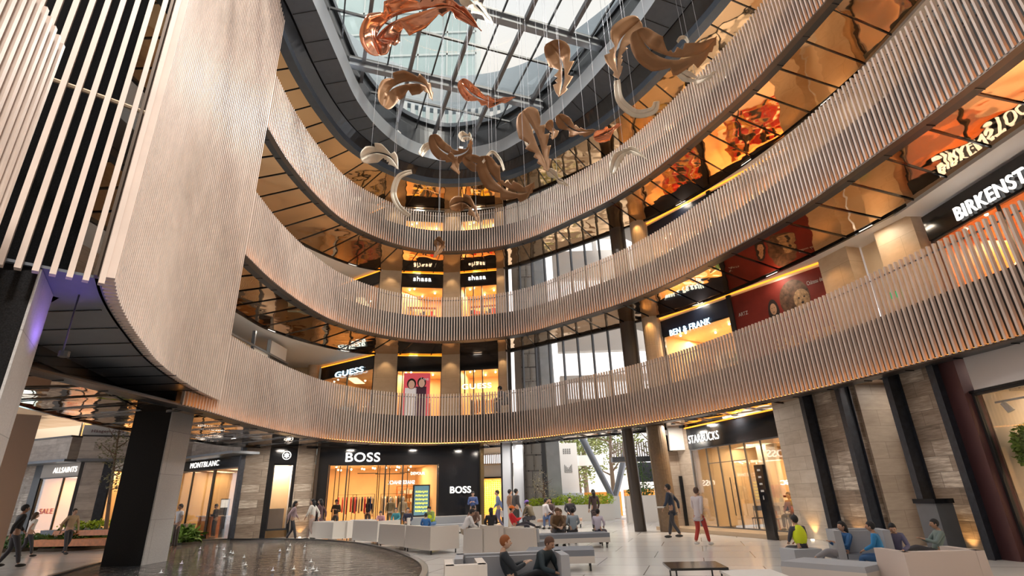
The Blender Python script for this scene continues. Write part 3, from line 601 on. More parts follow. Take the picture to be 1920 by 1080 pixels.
obj('symbols', b, white_m, T)
SW.sign('lettering', 'STOP' if 0 else 'i', 5.73, 5.77, 1.1, .12, white_m, d=1.325, parent=T, ext=.005)
# ---- right: piers, fins, recess, shop window
RW = Wall((9.3, 19.6), (10.3, 12.8))
panel(RW, .0, 2.1, FZ, zc, lime, 'wall_stone'); panel(RW, 2.15, 3.72, FZ, zc, trav, 'wall_stone'); panel(RW, 5.62, 6.9, FZ, zc, trav, 'wall_stone')
panel(RW, 3.85, 5.6, 2.5, zc, mat('grey_paint', (.42, .40, .42), .6), 'wall_recess', -1.3, -1.2); panel(RW, 3.85, 5.6, FZ, 2.5, beige_st, 'wall_recess', -1.25, -1.15); panel(RW, 3.78, 3.86, FZ, zc, beige_st, 'wall_recess', -1.3, -.2)
for a, lb in ((2.12, 'leftmost dark steel fin, beside the limestone pier'), (3.78, 'second dark steel fin, left of the grey recess'), (5.6, 'third dark steel fin, right of the grey recess'), (6.95, 'rightmost dark steel fin, beside the plant window')):
    T = thing('steel_fin', tuple(RW.pt(a, FZ, .15)), lb, 'fin')
    b = MB(); RW.box(b, a-.02, a+.02, FZ, zc, -.02, .34); obj('web', b, fin_m, T)
    for d in (.0, .34): b = MB(); RW.box(b, a-.09, a+.09, FZ, zc, d, d+.02); obj('flange', b, fin_m, T)
XW = Wall((10.32, 12.6), (10.9, 4.0))
panel(XW, .5, 8.6, 3.35, zc+.05, mat('pale_plaster', (.58, .56, .57), .6), 'wall_upper')
T = bay(XW, .35, 8.5, FZ, 3.3, 3.36, 'big shop window with an indoor tree at the right edge', 4.5, inter=mat('beige_interior', (.74, .62, .48), .6), e=380, lamps=3, lcol=WARMW, led=None)
panel(XW, -.1, .35, FZ, zc, mat('maroon_steel', (.10, .045, .05), .4, .3), 'wall_frame', -.3, .12)
T = thing('indoor_tree', tuple(XW.pt(.85, FZ, -.65)), 'bushy green indoor tree behind the right-edge window', 'tree')
b = MB(); b.tube([XW.pt(.85, .4, -.65), XW.pt(.82, 1.4, -.65), XW.pt(.85, 2.0, -.65)], [.05, .04, .03]); obj('trunk', b, bark, T)
b = MB(); foliage(b, XW.pt(.85, 2.1, -.65), (.42, .42, .52), 1300, .13, 5, .5); obj('foliage', b, mat('leaf_fresh', (.20, .32, .06), .5, var=.4), T)
b = MB(); b.tube([XW.pt(.85, FZ, -.65), XW.pt(.85, .5, -.65)], [.16, .22], 14); obj('pot', b, wood_m, T)
T = thing('track_spotlight', tuple(XW.pt(.62, 2.95, -.45)), 'white ceiling spotlight in the right-edge shop window', 'spotlight')
b = MB(); b.tube([XW.pt(.62, 3.05, -.45), XW.pt(.7, 2.85, -.5)], [.06, .08], 12); obj('head', b, white_m, T)
b = MB(); XW.box(b, .45, 4.2, 3.06, 3.1, -.47, -.43); obj('track', b, white_m, T)
b = MB()
for i in range(30): a = 1+.22*i; XW.box(b, a, a+.05, 3.24, 3.36, -4, -.3)
struct('ceiling_slats', b, cream_m)
for W_, a in ((RW, .9), (RW, 2.9), (RW, 6.3), (FW, 3.2), (SW, .1)):   # ground uplights that graze the stone
    q = W_.pt(a, FZ+.05, .16); l = lamp('uplight', q, W_.pt(a, 2.2, .02), .03, 28, (1, .55, .18), 'SPOT', spread=1.5)
    b = MB(); b.tube([W_.pt(a, FZ, .16), W_.pt(a, FZ+.02, .16)], .05, 10); tag(obj('uplight_fitting', b, lamp_m), 'small round floor uplight at the foot of a stone wall', 'uplight', 'floor uplights')
T = thing('litter_bin', tuple(RW.pt(6.15, FZ, .55)), 'grey steel litter bin against the travertine between fins', 'bin')
b = MB(); RW.box(b, 5.85, 6.4, FZ, 1.0, .3, .75); obj('body', b, grey_m, T); b = MB(); RW.box(b, 5.82, 6.43, 1.0, 1.1, .28, .78); obj('lid', b, black_m, T)
# ================================================================== UPPER STOREYS
GW = Wall((-12.64, 33.85), (-8.4, 31.0)); CW1 = Wall((-7.1, 31.5), (-4.45, 31.95)); CW2 = Wall((-3.35, 31.9), (-.95, 31.6)); XF = Wall((7.52, 25.93), (12.28, 19.2))
PW = Wall((12.28, 19.2), (13.35, 15.6)); KW = Wall((13.4, 15.5), (13.95, 8.0))
pier_m = stone('pier_stone', [(.58, .42, .27), (.66, .49, .33), (.72, .56, .40)], (.45, .32, .2), 3, .9, streak=(1, 1, 2), sscale=2, jit=.3)
nm = ['first', 'second', 'third']
for k in LV:
    z0, z1 = fl(k), zs(k+1) if k < 2 else 19.98
    h, f = (z0+3.2, z0+4.1) if k < 2 else (z0+2.55, z0+3.25)
    for a, c, lb in (((-8.4, 31.15), (-7.1, 31.45), 'pier'), ((-4.45, 31.95), (-3.35, 31.92), 'pier'), ((-.95, 31.6), (-.45, 31.5), 'pier')):
        W_ = Wall(a, c); b = MB(); W_.box(b, 0, W_.len, z0, z1, -.6, .12); struct('wall_pier', b, pier_m)
        m_ = W_.pt(W_.len/2, z1-.15, .5); lamp('pier_light', m_, W_.pt(W_.len/2, z0, .1), .06, 25, WARM, 'SPOT', spread=1.5)
    b = MB(); b.box(-.42, -.2, 31.2, 31.5, z0, z1); struct('trim_post', b, dark_m)
    b = MB(); b.tube([(6.0, 26.6, z0), (6.0, 26.6, z1)], .42, 20); struct('wall_column', b, mat('column_steel%d' % k, (.10, .09, .085), .35, .4))
    b = MB(); b.tube([(7.0, 25.9, z0), (7.0, 25.9, z1)], .42, 20); struct('wall_column', b, pier_m)
    lamp('pier_light', (6.7, 25.2, z1-.1), (6.95, 25.8, z0+1), .06, 40, (1, .6, .22), 'SPOT', spread=1.6)
    bay(CW1, 0, CW1.len, z0, h, f, '%s-storey shop bay in the middle of the back wall, left of the two' % nm[k], 3, e=120, mull=(.35,) if k == 0 else (), fasc=black_m, led=led_y if k < 2 else None)
    bay(CW2, 0, CW2.len, z0, h, f, '%s-storey shop bay in the middle of the back wall, right of the two' % nm[k], 3, e=120, mull=(.3, .85, 1.4), fasc=black_m, led=led_y if k == 1 else None)
    for W_ in (CW1, CW2): panel(W_, 0, W_.len, f+.07, z1, white_m, 'wall_upper', -.3, -.1)
    bay(GW, .15, 5.1, z0, h+.1, f-.05, '%s-storey shop set back at an angle on the left' % nm[k], 4, e=170, mull=(2.7,), led=led_y)
    panel(GW, 0, 5.2, f+.02, z1, white_m, 'wall_upper', -.3, -.1)
    b = MB(); b.tube([(-12.95, 33.6, z0), (-12.95, 33.6, z1)], .35, 16); struct('wall_column', b, pier_m)
    b = MB(); b.box(-16, -13.2, 34.0, 34.3, z0, z1); b.box(-16.2, -16, 26, 34.3, z0, z1); struct('wall_recess', b, cream_m)
    b = MB(); b.box(-14.6, -14.3, 3, 22.0, z0, z1); struct('wall_left', b, beige_st)
    # right wing
    bay(XF, 0, 3.9, z0, h, f-.1, '%s-storey shop on the right beside the round column' % nm[k], 4, e=260, mull=(), led=None, fasc=mat('navy_fascia%d' % k, (.02, .03, .06), .3))
    b = MB(); XF.box(b, 0, 8.24, f+.02, f+.07, -.02, .05); tag(obj('light_strip', b, led_y), 'amber light line along the %s-storey ceiling on the right' % nm[k], 'light strip')
    panel(XF, -.6, 0, z0, z1, white_m); panel(XF, 0, 8.24, f-.1, z1, white_m, 'wall_upper', -.3, -.03)
    panel(XF, 3.9, 4.1, z0, f, dark_m, 'trim_post', -.3, .1)
    if k: bay(XF, 4.1, 8.24, z0, h+.3, f-.1, '%s-storey brightly lit shop in the middle of the right side' % nm[k], 4, e=420, inter=[warm_m, white_m][k-1], lcol=[WARM, (1, .9, .8)][k-1], mull=(2.2+4,))
    panel(PW, 0, 1.3, z0, z1, pier_m, 'wall_pier', -.4, .25); panel(PW, 1.3, 2.4, z0, z1, peach_m, 'wall_recess', -.8, -.5); panel(PW, 2.4, 3.75, z0, z1, pier_m, 'wall_pier', -.4, .15)
    bay(KW, .1, 7.4, z0, h-.1, f-.15, '%s-storey shop at the right edge with a dark fascia' % nm[k], 5, e=420, inter=[wood_m, warm_m, peach_m][k], lamps=3, mull=(2.4, 4.8))
    b = MB(); KW.box(b, 0, 7.4, f-.05, f+.1, -.3, .8); struct('trim_ledge', b, white_m)
    for q, e_ in ((PW.pt(.6, z1-.1, 1.0), 40), (PW.pt(3, z1-.1, 1.0), 40)): lamp('pier_light', q, (q.x+.6, q.y+.2, z0), .1, e_, (1, .55, .2), 'SPOT', spread=1.7)
    # fill lamps added under the walkway ceilings along the galleries
    MID = lerpc(off(OC, .3), FAR, .02); rr = 0
    for j in range(30, len(MID)-8, 9):
        if i9-2 <= j <= i12+2: continue
        p = OC[j].lerp(PC[j], .35); l = lamp('gallery_fill', (OC[j].x, OC[j].y, z1-.03), (OC[j].x, OC[j].y, z0), .5, 30, WARMW)
# signs on the upper storeys
GW.sign('shop_sign', 'GUESS', 1.7, 4.3, 8.72, .34, sign_b, label='glowing blue-white GUESS letters on the angled black fascia at left', bold=.015)
CW2.sign('shop_sign', 'GUESS', .15, 1.95, 7.55, .3, sign_w, d=.05, label='glowing white GUESS letters in front of the window right of the poster', bold=.01)
CW1.sign('shop_sign', 'shasa', .75, 1.9, 14.6, .3, sign_w, label='glowing white shasa letters on the left black fascia', bold=.0)
CW2.sign('shop_sign', 'shasa', .55, 1.7, 14.6, .3, sign_w, label='glowing white shasa letters on the right black fascia', bold=.0)
XF.sign('shop_sign', 'BEN & FRANK', .55, 2.9, 8.62, .3, sign_b, label='glowing blue-white BEN & FRANK letters on a dark blue fascia', bold=.0)
KW.sign('shop_sign', 'BIRKENSTOCK', 1.3, 4.6, 8.72, .42, sign_w, label='large glowing white BIRKENSTOCK letters at the right edge', bold=.02)
# poster with two people
T = thing('poster', tuple(CW1.pt(1.2, fl(0), .0)), 'tall red poster with two people in the shop window below the dark fascia', 'poster')
b = MB(); CW1.box(b, .42, 2.0, fl(0)+.1, fl(0)+3.05, -.05, -.02); sheet = obj('sheet', b, emit('poster_red', (.62, .08, .10), .55), T)
def disc(W_, mb, a, z, ra, rz, d, n=20): mb.add([W_.pt(a+math.cos(t)*ra, z+math.sin(t)*rz, d) for t in [2*math.pi*i/n for i in range(n)]]+[W_.pt(a, z, d+.004)], [(i, (i+1) % n, n) for i in range(n)])
sk_m = emit('print_skin', (.75, .48, .36), .25); hr_m = mat('print_dark', (.03, .02, .02)); wh_m = emit('print_white', (.8, .75, .75), .3)
for a, z, s_ in ((.9, 7.9, 1.35), (1.5, 7.98, 1.3)):
    b = MB(); disc(CW1, b, a, z+.05, .2*s_, .24*s_, -.012); obj('printed_hair', b, hr_m, sheet)
    b = MB(); disc(CW1, b, a, z, .14*s_, .19*s_, -.006); obj('printed_face', b, sk_m, sheet)
    b = MB(); CW1.box(b, a-.28*s_, a+.22*s_, fl(0)+.15, z-.2, -.018, -.012); obj('printed_body', b, wh_m if s_ == 1.35 else mat('print_purple', (.12, .04, .10)), sheet)
CW1.sign('lettering', 'Love', 1.45, 1.9, 8.15, .2, wh_m, d=-.01, parent=sheet, ext=.006)
# mural
T = thing('mural', tuple(XF.pt(6.2, fl(0), 0)), 'big dark red mural with a woman and a lion head above the lowest balustrade', 'mural')
b = MB(); XF.box(b, 4.1, 8.24, fl(0), 9.55, -.3, -.0); board = obj('board', b, mat('mural_red', (.22, .022, .015), .55, var=.35, vscale=.8), T)
b = MB(); disc(XF, b, 6.85, 8.6, .62, .8, .006, 26); obj('printed_fur', b, mat('mural_brown', (.12, .06, .035), .6, var=.6, vscale=6), board)
b = MB(); disc(XF, b, 7.12, 8.5, .32, .42, .012); obj('printed_lion_face', b, mat('mural_tan', (.42, .26, .14), .6, var=.5, vscale=8), board)
b = MB(); disc(XF, b, 5.9, 8.3, .24, .55, .014); obj('printed_hair', b, hr_m, board)
b = MB(); disc(XF, b, 5.9, 8.42, .14, .25, .02); obj('printed_face', b, mat('mural_skin', (.55, .32, .2), .6), board)
b = MB(); disc(XF, b, 5.85, 8.47, .025, .013, .026, 8); disc(XF, b, 5.95, 8.47, .025, .013, .026, 8); disc(XF, b, 5.9, 8.29, .04, .015, .026, 8); obj('printed_features', b, hr_m, board)
b = MB(); disc(XF, b, 7.02, 8.56, .04, .03, .018, 8); disc(XF, b, 7.24, 8.56, .04, .03, .018, 8); disc(XF, b, 7.13, 8.34, .06, .05, .018, 8); obj('printed_muzzle', b, hr_m, board)
XF.sign('lettering', 'Château de M', 7.45, 8.2, 8.95, .17, white_m, d=.006, parent=board, ext=.006, bold=-.005)
XF.sign('lettering', 'SALVAJE', 5.6, 8.1, 6.6, .55, mat('mural_gold', (.75, .35, .04)), d=.006, parent=board, ext=.006, bold=.04)
XF.sign('lettering', 'ARTZ', 4.3, 4.75, 8.55, .16, white_m, d=.006, parent=board, ext=.006)
for p, lb, gc in ((XF.pt(-.25, 7.0, .1), 'green exit sign on the orange lit column at right', (.0, .35, .12)), (PW.pt(2.6, 7.2, .3), 'green exit sign on the pier behind the lowest balustrade', (.0, .35, .12))):
    b = MB(); b.obox((p.x, p.y), XF.u, .14, .02, p.z, p.z+.22); tag(obj('exit_sign', b, emit('exit_green', gc, .8) if 'exit_green' not in MATS else MATS['exit_green']), lb, 'sign')
# goods in upper shops
for W_, a, d, cols, lb in ((CW1, 1.3, -1.4, [CRM, (.6, .4, .1)], 'behind the red poster'), (CW2, 1.2, -1.2, [BLK, CRM, (.5, .1, .1)], 'behind the white letters'), (GW, 1.4, -1.3, [CRM, BLK], 'left part of the angled shop'), (GW, 3.9, -1.3, [(.6, .2, .25), CRM], 'right part of the angled shop')):
    rack(W_.pt(a, fl(0), d), W_.u, 1.6, 1.7, cols, 'rail of clothes on the first storey, '+lb, 10)
for a, lb, cols in ((1.0, 'pale goods', [(.8, .6, .35), (.7, .3, .2)]), (2.9, 'mint green goods', [(.2, .6, .45), (.5, .8, .65)])):
    shelfunit(XF, a, fl(0), -1.6, 1.5, 2.0, 4, cols, 'lit shelf of %s in the first-storey shop beside the red mural' % lb, white_m)
for k, cols in ((1, [(.7, .05, .05), (.8, .5, .1), BLK]), (2, [(.8, .7, .05), BLK, (.1, .1, .1)])):
    for W_, a, w_, side in ((CW1, 1.3, 2.0, 'left middle'), (CW2, 1.2, 1.8, 'right middle'), (GW, 1.5, 2.2, 'angled left'), (GW, 3.9, 2.0, 'angled right'), (XF, 2, 3, 'round column'), (XF, 6.2, 3, 'right wing'), (KW, 2, 3, 'right edge')):
        shelfunit(W_, a, fl(k), -1.5, w_, 2.3, 4, cols, 'shelf of bright goods on the %s storey in the %s shop' % (nm[k], side), white_m if k == 2 else wood_m)
for k in LV:
    for W_, L_, side in ((XF, 3.6, 'shop beside the column'), (KW, 7, 'right-edge shop'), (GW, 4.8, 'angled shop at left'), (CW1, 2.4, 'left middle shop'), (CW2, 2.2, 'right middle shop')):
        for i in range(4 if L_ < 5 else 7):
            b = MB(); q = W_.pt(.4+L_*((i*.618+.2) % 1)*.9, fl(k)+(3.2 if k < 2 else 2.55), -.5-1.8*((i*.37) % 1)); b.ball(q, .055, 8, 5)
            tag(obj('downlight', b, lamp_m), 'small round ceiling spot in the %s on the %s storey' % (side, nm[k]), 'downlight', 'ceiling spots, %s, %s storey' % (side, nm[k]))
# ---- recess details at left on the first storey
LW = Wall((-13.0, 20.7), (-12.75, 27.9))
b = MB()
for i in range(34): LW.box(b, .2+.12*i, .26+.12*i, fl(0), 8.7, -.05, .05)
tag(obj('slatted_partition', b, cream_m), 'beige slatted partition with a grey top rail behind the lowest balustrade at left', 'partition')
T = thing('glazed_partition', tuple(LW.pt(5.5, fl(0), 0)), 'white glazed partition in grey frames behind the lowest balustrade at left', 'partition')
b = MB(); LW.box(b, .2, 4.4, 8.7, 8.8, -.08, .08); [LW.box(b, a, a+.1, fl(0), 9.5, -.08, .08) for a in (4.4, 6.0)]; LW.box(b, 4.4, 8.3, 9.0-.3, 9.1-.3, -.08, .08); obj('frame', b, grey_m, T)
b = MB(); LW.box(b, 4.5, 6.0, fl(0), 8.7, -.04, .04); LW.box(b, 6.1, 8.0, 8.8, 9.5, -.04, .04); obj('panel', b, white_m, T)
b = MB(); LW.box(b, 6.1, 7.6, fl(0), 8.7, -.9, .0); struct('wall_dark_box', b, dark_m)
for i in range(3):
    b = MB(); b.ball((-10.9+.75*i, 27.9+.7*i, 5.94), (.42, .34, .4), 12, 8); tag(obj('beanbag', b, mat('pale_blue_bag%d' % i, (.25, .42, .55), .5)), 'pale blue rounded bundle showing over the lowest balustrade at left', 'bundle', 'pale blue bundles behind the balustrade')
# ================================================================== GLASS FACADE AND ENTRANCE
fp = stations(OC[i9:i12+1], .95)
T = thing('glass_facade', (2.7, 29.3, fl(0)), 'tall curved glass wall with dark mullions above the entrance', 'glass wall')
for k in LV:
    z0, z1 = fl(k), zs(k+1) if k < 2 else 19.98
    b = MB()
    for p, t in fp: b.obox(p, t, .025, .09, z0, z1)
    obj('mullion_row', b, dark_m, T)
    b = MB(); c = OC[i9:i12+1]; b.strip(c, off(c, .02), z0, z0, z1-z0); obj('glass_panel', b, glass_m, T)
    b = MB(); b.strip(off(c, -.06), off(c, .1), z1-.12, z1-.12, .1); obj('rail', b, dark_m, T); b = MB(); b.strip(off(c, -.06), off(c, .1), z0, z0, .06); obj('rail', b, dark_m, T)
b = MB(); b.tube([(5.25, 25.35, FZ), (5.05, 25.1, zc)], .26, 20); struct('wall_column', b, mat('column_dark', (.08, .07, .065), .35, .4))
b = MB(); b.tube([(6.35, 24.7, FZ), (6.2, 24.45, zc)], .40, 24); struct('wall_column', b, mat('column_brown', (.17, .115, .07), .45, var=.15, vscale=12))
lamp('column_light', (6.35, 23.3, 3.95), (6.5, 24.0, 1.0), .05, 50, (1, .6, .25), 'SPOT', spread=1.2)
b = MB(); b.box(6.9, 9.6, 25.9, 26.1, FZ, 3.2); struct('wall_recess', b, beige_st)
b = MB(); b.box(7.0, 9.6, 25.3, 25.5, 3.2, zc); struct('wall_upper', b, white_m)
b = MB(); b.box(7.35, 8.1, 25.8, 25.88, FZ, 2.1); struct('door_1', b, black_m)
# glass doors beside the black shop
b = MB(); b.box(-.95, -.85, 31.2, 31.3, FZ, zc); b.box(-.35, -.28, 31.0, 31.1, FZ, zc); b.box(.3, .36, 30.8, 30.9, FZ, zc); struct('trim_door_post', b, dark_m)
b = MB(); b.box(-.85, -.35, 31.12, 31.2, FZ, zc); b.box(-.25, .3, 30.95, 31.0, FZ, zc); struct('window_entrance', b, mat('bright_glass', (.55, .60, .68), .15, .1))
# yellow lit shop across the passage
YW = Wall((-3.4, 38), (-.6, 38)); 
T = bay(YW, .2, 2.6, FZ, 2.7, 2.75, 'yellow and gold perforated shop screen across the passage right of the black shop', 2, inter=warm_m, e=120)
b = MB()
for i in range(12):
    for j in range(16): b.ball(YW.pt(.5+.15*i, .5+.13*j, -.3), (.05, .02, .05), 6, 4)
tag(obj('perforated_screen', b, emit('screen_gold', (.95, .72, .03), 1.1)), 'gold perforated screen glowing yellow across the passage', 'screen', kind='stuff')
b = MB(); YW.box(b, -.2, 3.2, 2.75, 3.55, -.3, -.1); struct('wall_upper', b, white_m)
b = MB(); slats(b, [Vector((-3.6, 37.6)), Vector((-.4, 37.6))], .13, 3.55, 4.4, .03, .05); tag(obj('slat_screen', b, copper_slat), 'small warm lit slatted balustrade across the passage, right of the black shop', 'balustrade')
b = MB(); b.box(-3.7, -.3, 37.7, 41, 3.5, 3.6); b.box(-3.7, -3.5, 33.2, 41, FZ, 9.5); struct('wall_passage', b, cream_m)
# ================================================================== OUTSIDE
b = MB(); b.box(.5, 1.75, 40, 40.8, FZ, 26); tag(obj('carved_tower', b, relief), 'dark tower clad in carved square relief panels outside the entrance', 'tower')
b = MB()
rnd = random.Random(2); 
for j in range(24):
    z = FZ+.1+j*1.07
    for x0, x1 in ((.55, 1.15), (1.2, 1.7)) if j % 2 else ((.55, 1.0), (1.05, 1.7)):
        b.box(x0, x1, 39.94, 40, z, z+.97); b.box(x0+.12, x1-.12, 39.9, 39.94, z+.12, z+.85)
tag(obj('relief_panels', b, mat('relief_light', (.42, .41, .39), .7)), 'raised square relief panels on the dark tower outside', 'panel', kind='stuff')
b = MB(); b.box(1.75, 2.1, 40.1, 41, FZ, 26); tag(obj('dark_pier', b, mat('ext_dark', (.09, .09, .095))), 'narrow dark pier between the carved tower and the pale pillar outside', 'pier')
b = MB(); b.hexa([(2.05, 38, FZ), (2.95, 38, FZ), (2.95, 39, FZ), (2.05, 39, FZ)], [(1.7, 38, 26), (2.6, 38, 26), (2.6, 39, 26), (1.7, 39, 26)]); tag(obj('pale_pillar', b, concrete), 'tall pale blue-grey pillar outside the entrance', 'pillar')
b = MB(); b.box(.0, .5, 39.4, 40.2, FZ, 26); tag(obj('round_pier', b, mat('ext_brown', (.22, .19, .17))), 'brown pier left of the carved tower outside', 'pier')
T = thing('gate_building', (4.5, 46.5, FZ), 'white entrance building with square emblems and a wide arm', 'building')
b = MB(); b.box(3.3, 4.95, 46, 47, FZ, 5.5); obj('tower_block', b, extwhite, T)
b = MB(); b.box(4.95, 7.1, 46.1, 47, 3.7, 4.5); obj('arm', b, extwhite, T)
b = MB(); b.box(3.3, 5.2, 45.7, 46, FZ, 1.6); obj('base_wall', b, concrete, T)
dk = mat('emblem_grey', (.22, .22, .22), .6)
b = MB()
for i in range(4):
    for j in range(3): b.box(3.8+.17*i, 3.9+.17*i, 45.97, 46, 4.65+.15*j, 4.75+.15*j)
obj('emblem', b, dk, T)
b = MB()
for r_ in (.3, .2, .1): b.box(4.15-r_, 4.15+r_, 45.96, 46, 3.5-r_, 3.5-r_+.03); b.box(4.15-r_, 4.15-r_+.03, 45.96, 46, 3.5-r_, 3.5+r_); b.box(4.15+r_-.03, 4.15+r_, 45.96, 46, 3.5-r_, 3.5+r_)
obj('emblem', b, dk, T)
# upper white terraces seen through the glass
for k in (1, 2, 3):
    b = MB(); z = fl(k-1); b.box(3.1, 13, 36, 36.6, z-.3, z+1.9); b.box(3.1, 13, 36, 36.6, z+3.1, z+3.5); b.box(3.1, 3.35, 36, 36.6, z+1.9, z+3.1); b.box(6.2, 6.45, 36, 36.6, z+1.9, z+3.1); b.box(9.4, 9.65, 36, 36.6, z+1.9, z+3.1)
    tag(obj('white_terrace', b, extwhite), '%s white terrace parapet of the building outside, seen through the glass' % ['lowest', 'middle', 'upper'][k-1], 'terrace')
for p0, p1, lb in (((4.7, 40.5, 5.6), (6.55, 40, 1.25), 'left leg of the big steel V-shaped column outside'), ((8.2, 40.6, 5.0), (6.75, 40, 1.25), 'right leg of the big steel V-shaped column outside')):
    b = MB(); b.tube([p0, p1], [.26, .2], 18); tag(obj('steel_column', b, mat('steel_column_paint%d' % len(MATS), (.25, .27, .31), .3, .5)), lb, 'column')
b = MB(); b.box(6.3, 7.0, 39.7, 40.4, FZ, 1.3); tag(obj('column_footing', b, extwhite), 'white block footing under the V-shaped column outside', 'footing')
T = thing('planter', (3.7, 38.3, FZ), 'long white planter of clipped yellow-green hedge outside the entrance', 'planter')
b = MB(); b.box(.6, 6.1, 36.9, 37.9, FZ, .85); obj('trough', b, extwhite, T)
b = MB()
for i in range(11): foliage(b, (1.0+.48*i, 37.4, 1.1), (.45, .5, .4 if i > 3 else .25), 260, .13, i)
obj('hedge', b, foli2, T)
T = thing('planter', (7.6, 31, FZ), 'white glass planter box between the two dark columns', 'planter')
b = MB(); b.box(6.2, 9, 33, 33.6, FZ, 1.3); obj('trough', b, white_m, T)
b = MB(); foliage(b, (7.2, 33.3, 1.5), (1.0, .4, .25), 300, .14, 4); obj('shrub', b, foli, T)
b = MB(); b.ball((6.75, 33.2, 1.55), (.28, .2, .22), 10, 7); tag(obj('topiary_ball', b, foli2), 'bright lime ball above the white planter between the columns', 'plant')
def tree(p, h, r, n, lf, label, seed, m=None, cat='tree', name='tree'):
    T = thing(name, p, label, cat); p = Vector(p); rd = random.Random(seed); b = MB()
    top = p+Vector((rd.uniform(-.4, .4), rd.uniform(-.3, .3), h)); mid = p.lerp(top, .5)+Vector((rd.uniform(-.2, .2), 0, 0))
    b.tube([p, mid, top], [r*.09, r*.06, r*.02], 8)
    for i in range(10):
        s_ = p.lerp(top, .35+.06*i); e_ = s_+Vector((rd.uniform(-1, 1)*r*.8, rd.uniform(-1, 1)*r*.8, rd.uniform(.3, .9)*r*.7)); b.tube([s_, s_.lerp(e_, .5)+Vector((0, 0, -.05*r)), e_], [r*.03, r*.02, r*.008], 6)
    obj('trunk', b, bark, T); b = MB()
    for i in range(7): c = p.lerp(top, .5+.09*i)+Vector((rd.uniform(-.5, .5)*r, rd.uniform(-.5, .5)*r, rd.uniform(-.1, .3)*r)); foliage(b, c, (r*.6, r*.6, r*.42), n//7, lf, seed*9+i)
    obj('foliage', b, m or foli3, T); return T
tree((5.4, 50, FZ), 6.5, 2.6, 1500, .3, 'grey-green tree behind the arm of the white building outside', 1)
tree((9.2, 55, FZ), 9, 3.0, 1800, .3, 'tall olive tree behind the V-shaped column outside', 2)
tree((13.0, 50, FZ), 9, 3.2, 1500, .32, 'tree furthest right behind the entrance columns outside', 3)
tree((7.6, 63, FZ), 10, 3.5, 1500, .35, 'tall pale tree in the middle of the trees outside', 4)
tree((1.5, 36.3, FZ), 2.6, .9, 260, .12, 'small bare blossoming tree in front of the carved tower', 5, mat('blossom', (.45, .42, .30)))
b = MB(); b.box(-20, 45, 70, 71, FZ, 4); tag(obj('street_wall', b, mat('street_haze', (.75, .72, .68))), 'pale low wall far behind the trees outside', 'wall')
b = MB(); b.box(5.1, 7.9, 44, 44.5, FZ, 1.6); tag(obj('orange_barrier', b, mat('orange_paint', (.85, .33, .05))), 'orange and white barrier behind the hedge outside', 'barrier')
b = MB(); b.box(8.2, 10.5, 44, 44.5, FZ, 1.7); tag(obj('orange_barrier', b, MATS['orange_paint']), 'orange barrier right of the V-shaped column outside', 'barrier')
T = thing('stroller', (7.6, 38.5, FZ), 'light grey folded pushchair standing outside by the dark column', 'stroller')
b = MB(); b.box(7.3, 7.8, 38.3, 38.7, .55, 1.1); obj('seat', b, greyfab, T)
for x in (7.3, 7.85):
    b = MB(); b.tube([(x, 38.3, 1.4), (x+.1, 38.5, .3)], .02, 6); obj('frame', b, dark_m, T)
    b = MB(); b.tube([(x, 38.45, FZ+.15), (x+.04, 38.45, FZ+.15)], .15, 14); obj('wheel', b, black_m, T)
# opposite block with slatted gallery between the two dark columns
b = MB(); slats(b, [Vector((6.0, 35.4)), Vector((9.4, 35.4))], .15, 3.6, 4.5, .03, .05); tag(obj('slat_screen', b, slat_m), 'short slatted balustrade seen between the two dark entrance columns', 'balustrade')
b = MB(); b.box(6.0, 9.6, 35.2, 35.9, 3.3, 3.6); b.box(7.9, 12, 36.8, 37.1, 2.1, 3.3); struct('wall_opposite', b, grey_m)
b = MB(); b.box(8.3, 12, 34.2, 34.5, FZ, 7); struct('wall_opposite', b, black_m)
b = MB(); foliage(b, (7.6, 34.6, 2.2), (.7, .4, 1.2), 350, .13, 7); b.tube([(7.6, 34.6, FZ), (7.6, 34.6, 3)], .04, 6); tag(obj('slender_tree', b, foli), 'slender leafy sapling between the two dark entrance columns', 'tree')
# upper building rings above the skylight and the glass tower
DR = off(PC, 3.0)
b = MB(); b.strip(DR, off(DR, .5), 25.5, 25.5, 1.2); b.strip(DR, off(DR, .5), 28.0, 28.0, 3.2); struct('wall_drum', b, mat('drum_blue_grey', (.45, .52, .58), .5))
b = MB()
for p, t in stations(DR, .55): b.obox(p, t, .14, .1, 26.7, 28.0)
struct('wall_drum_posts', b, mat('drum_white', (.75, .78, .8), .5))
T = thing('glass_tower', (-11, 46, FZ), 'tall pale green glass office tower seen through the skylight', 'tower')
b = MB(); b.box(-21, -3, 42, 52, FZ, 95); obj('glass_skin', b, mat('tower_glass', (.50, .62, .62), .15, .2, var=.12, vscale=.15), T)
b = MB()
for z in range(20, 95, 3): b.box(-21.1, -2.9, 41.9, 42, z, z+.25)
for x in range(-21, -2, 3): b.box(x, x+.15, 41.9, 42, 20, 95)
obj('grid', b, mat('tower_grid', (.62, .68, .68)), T)
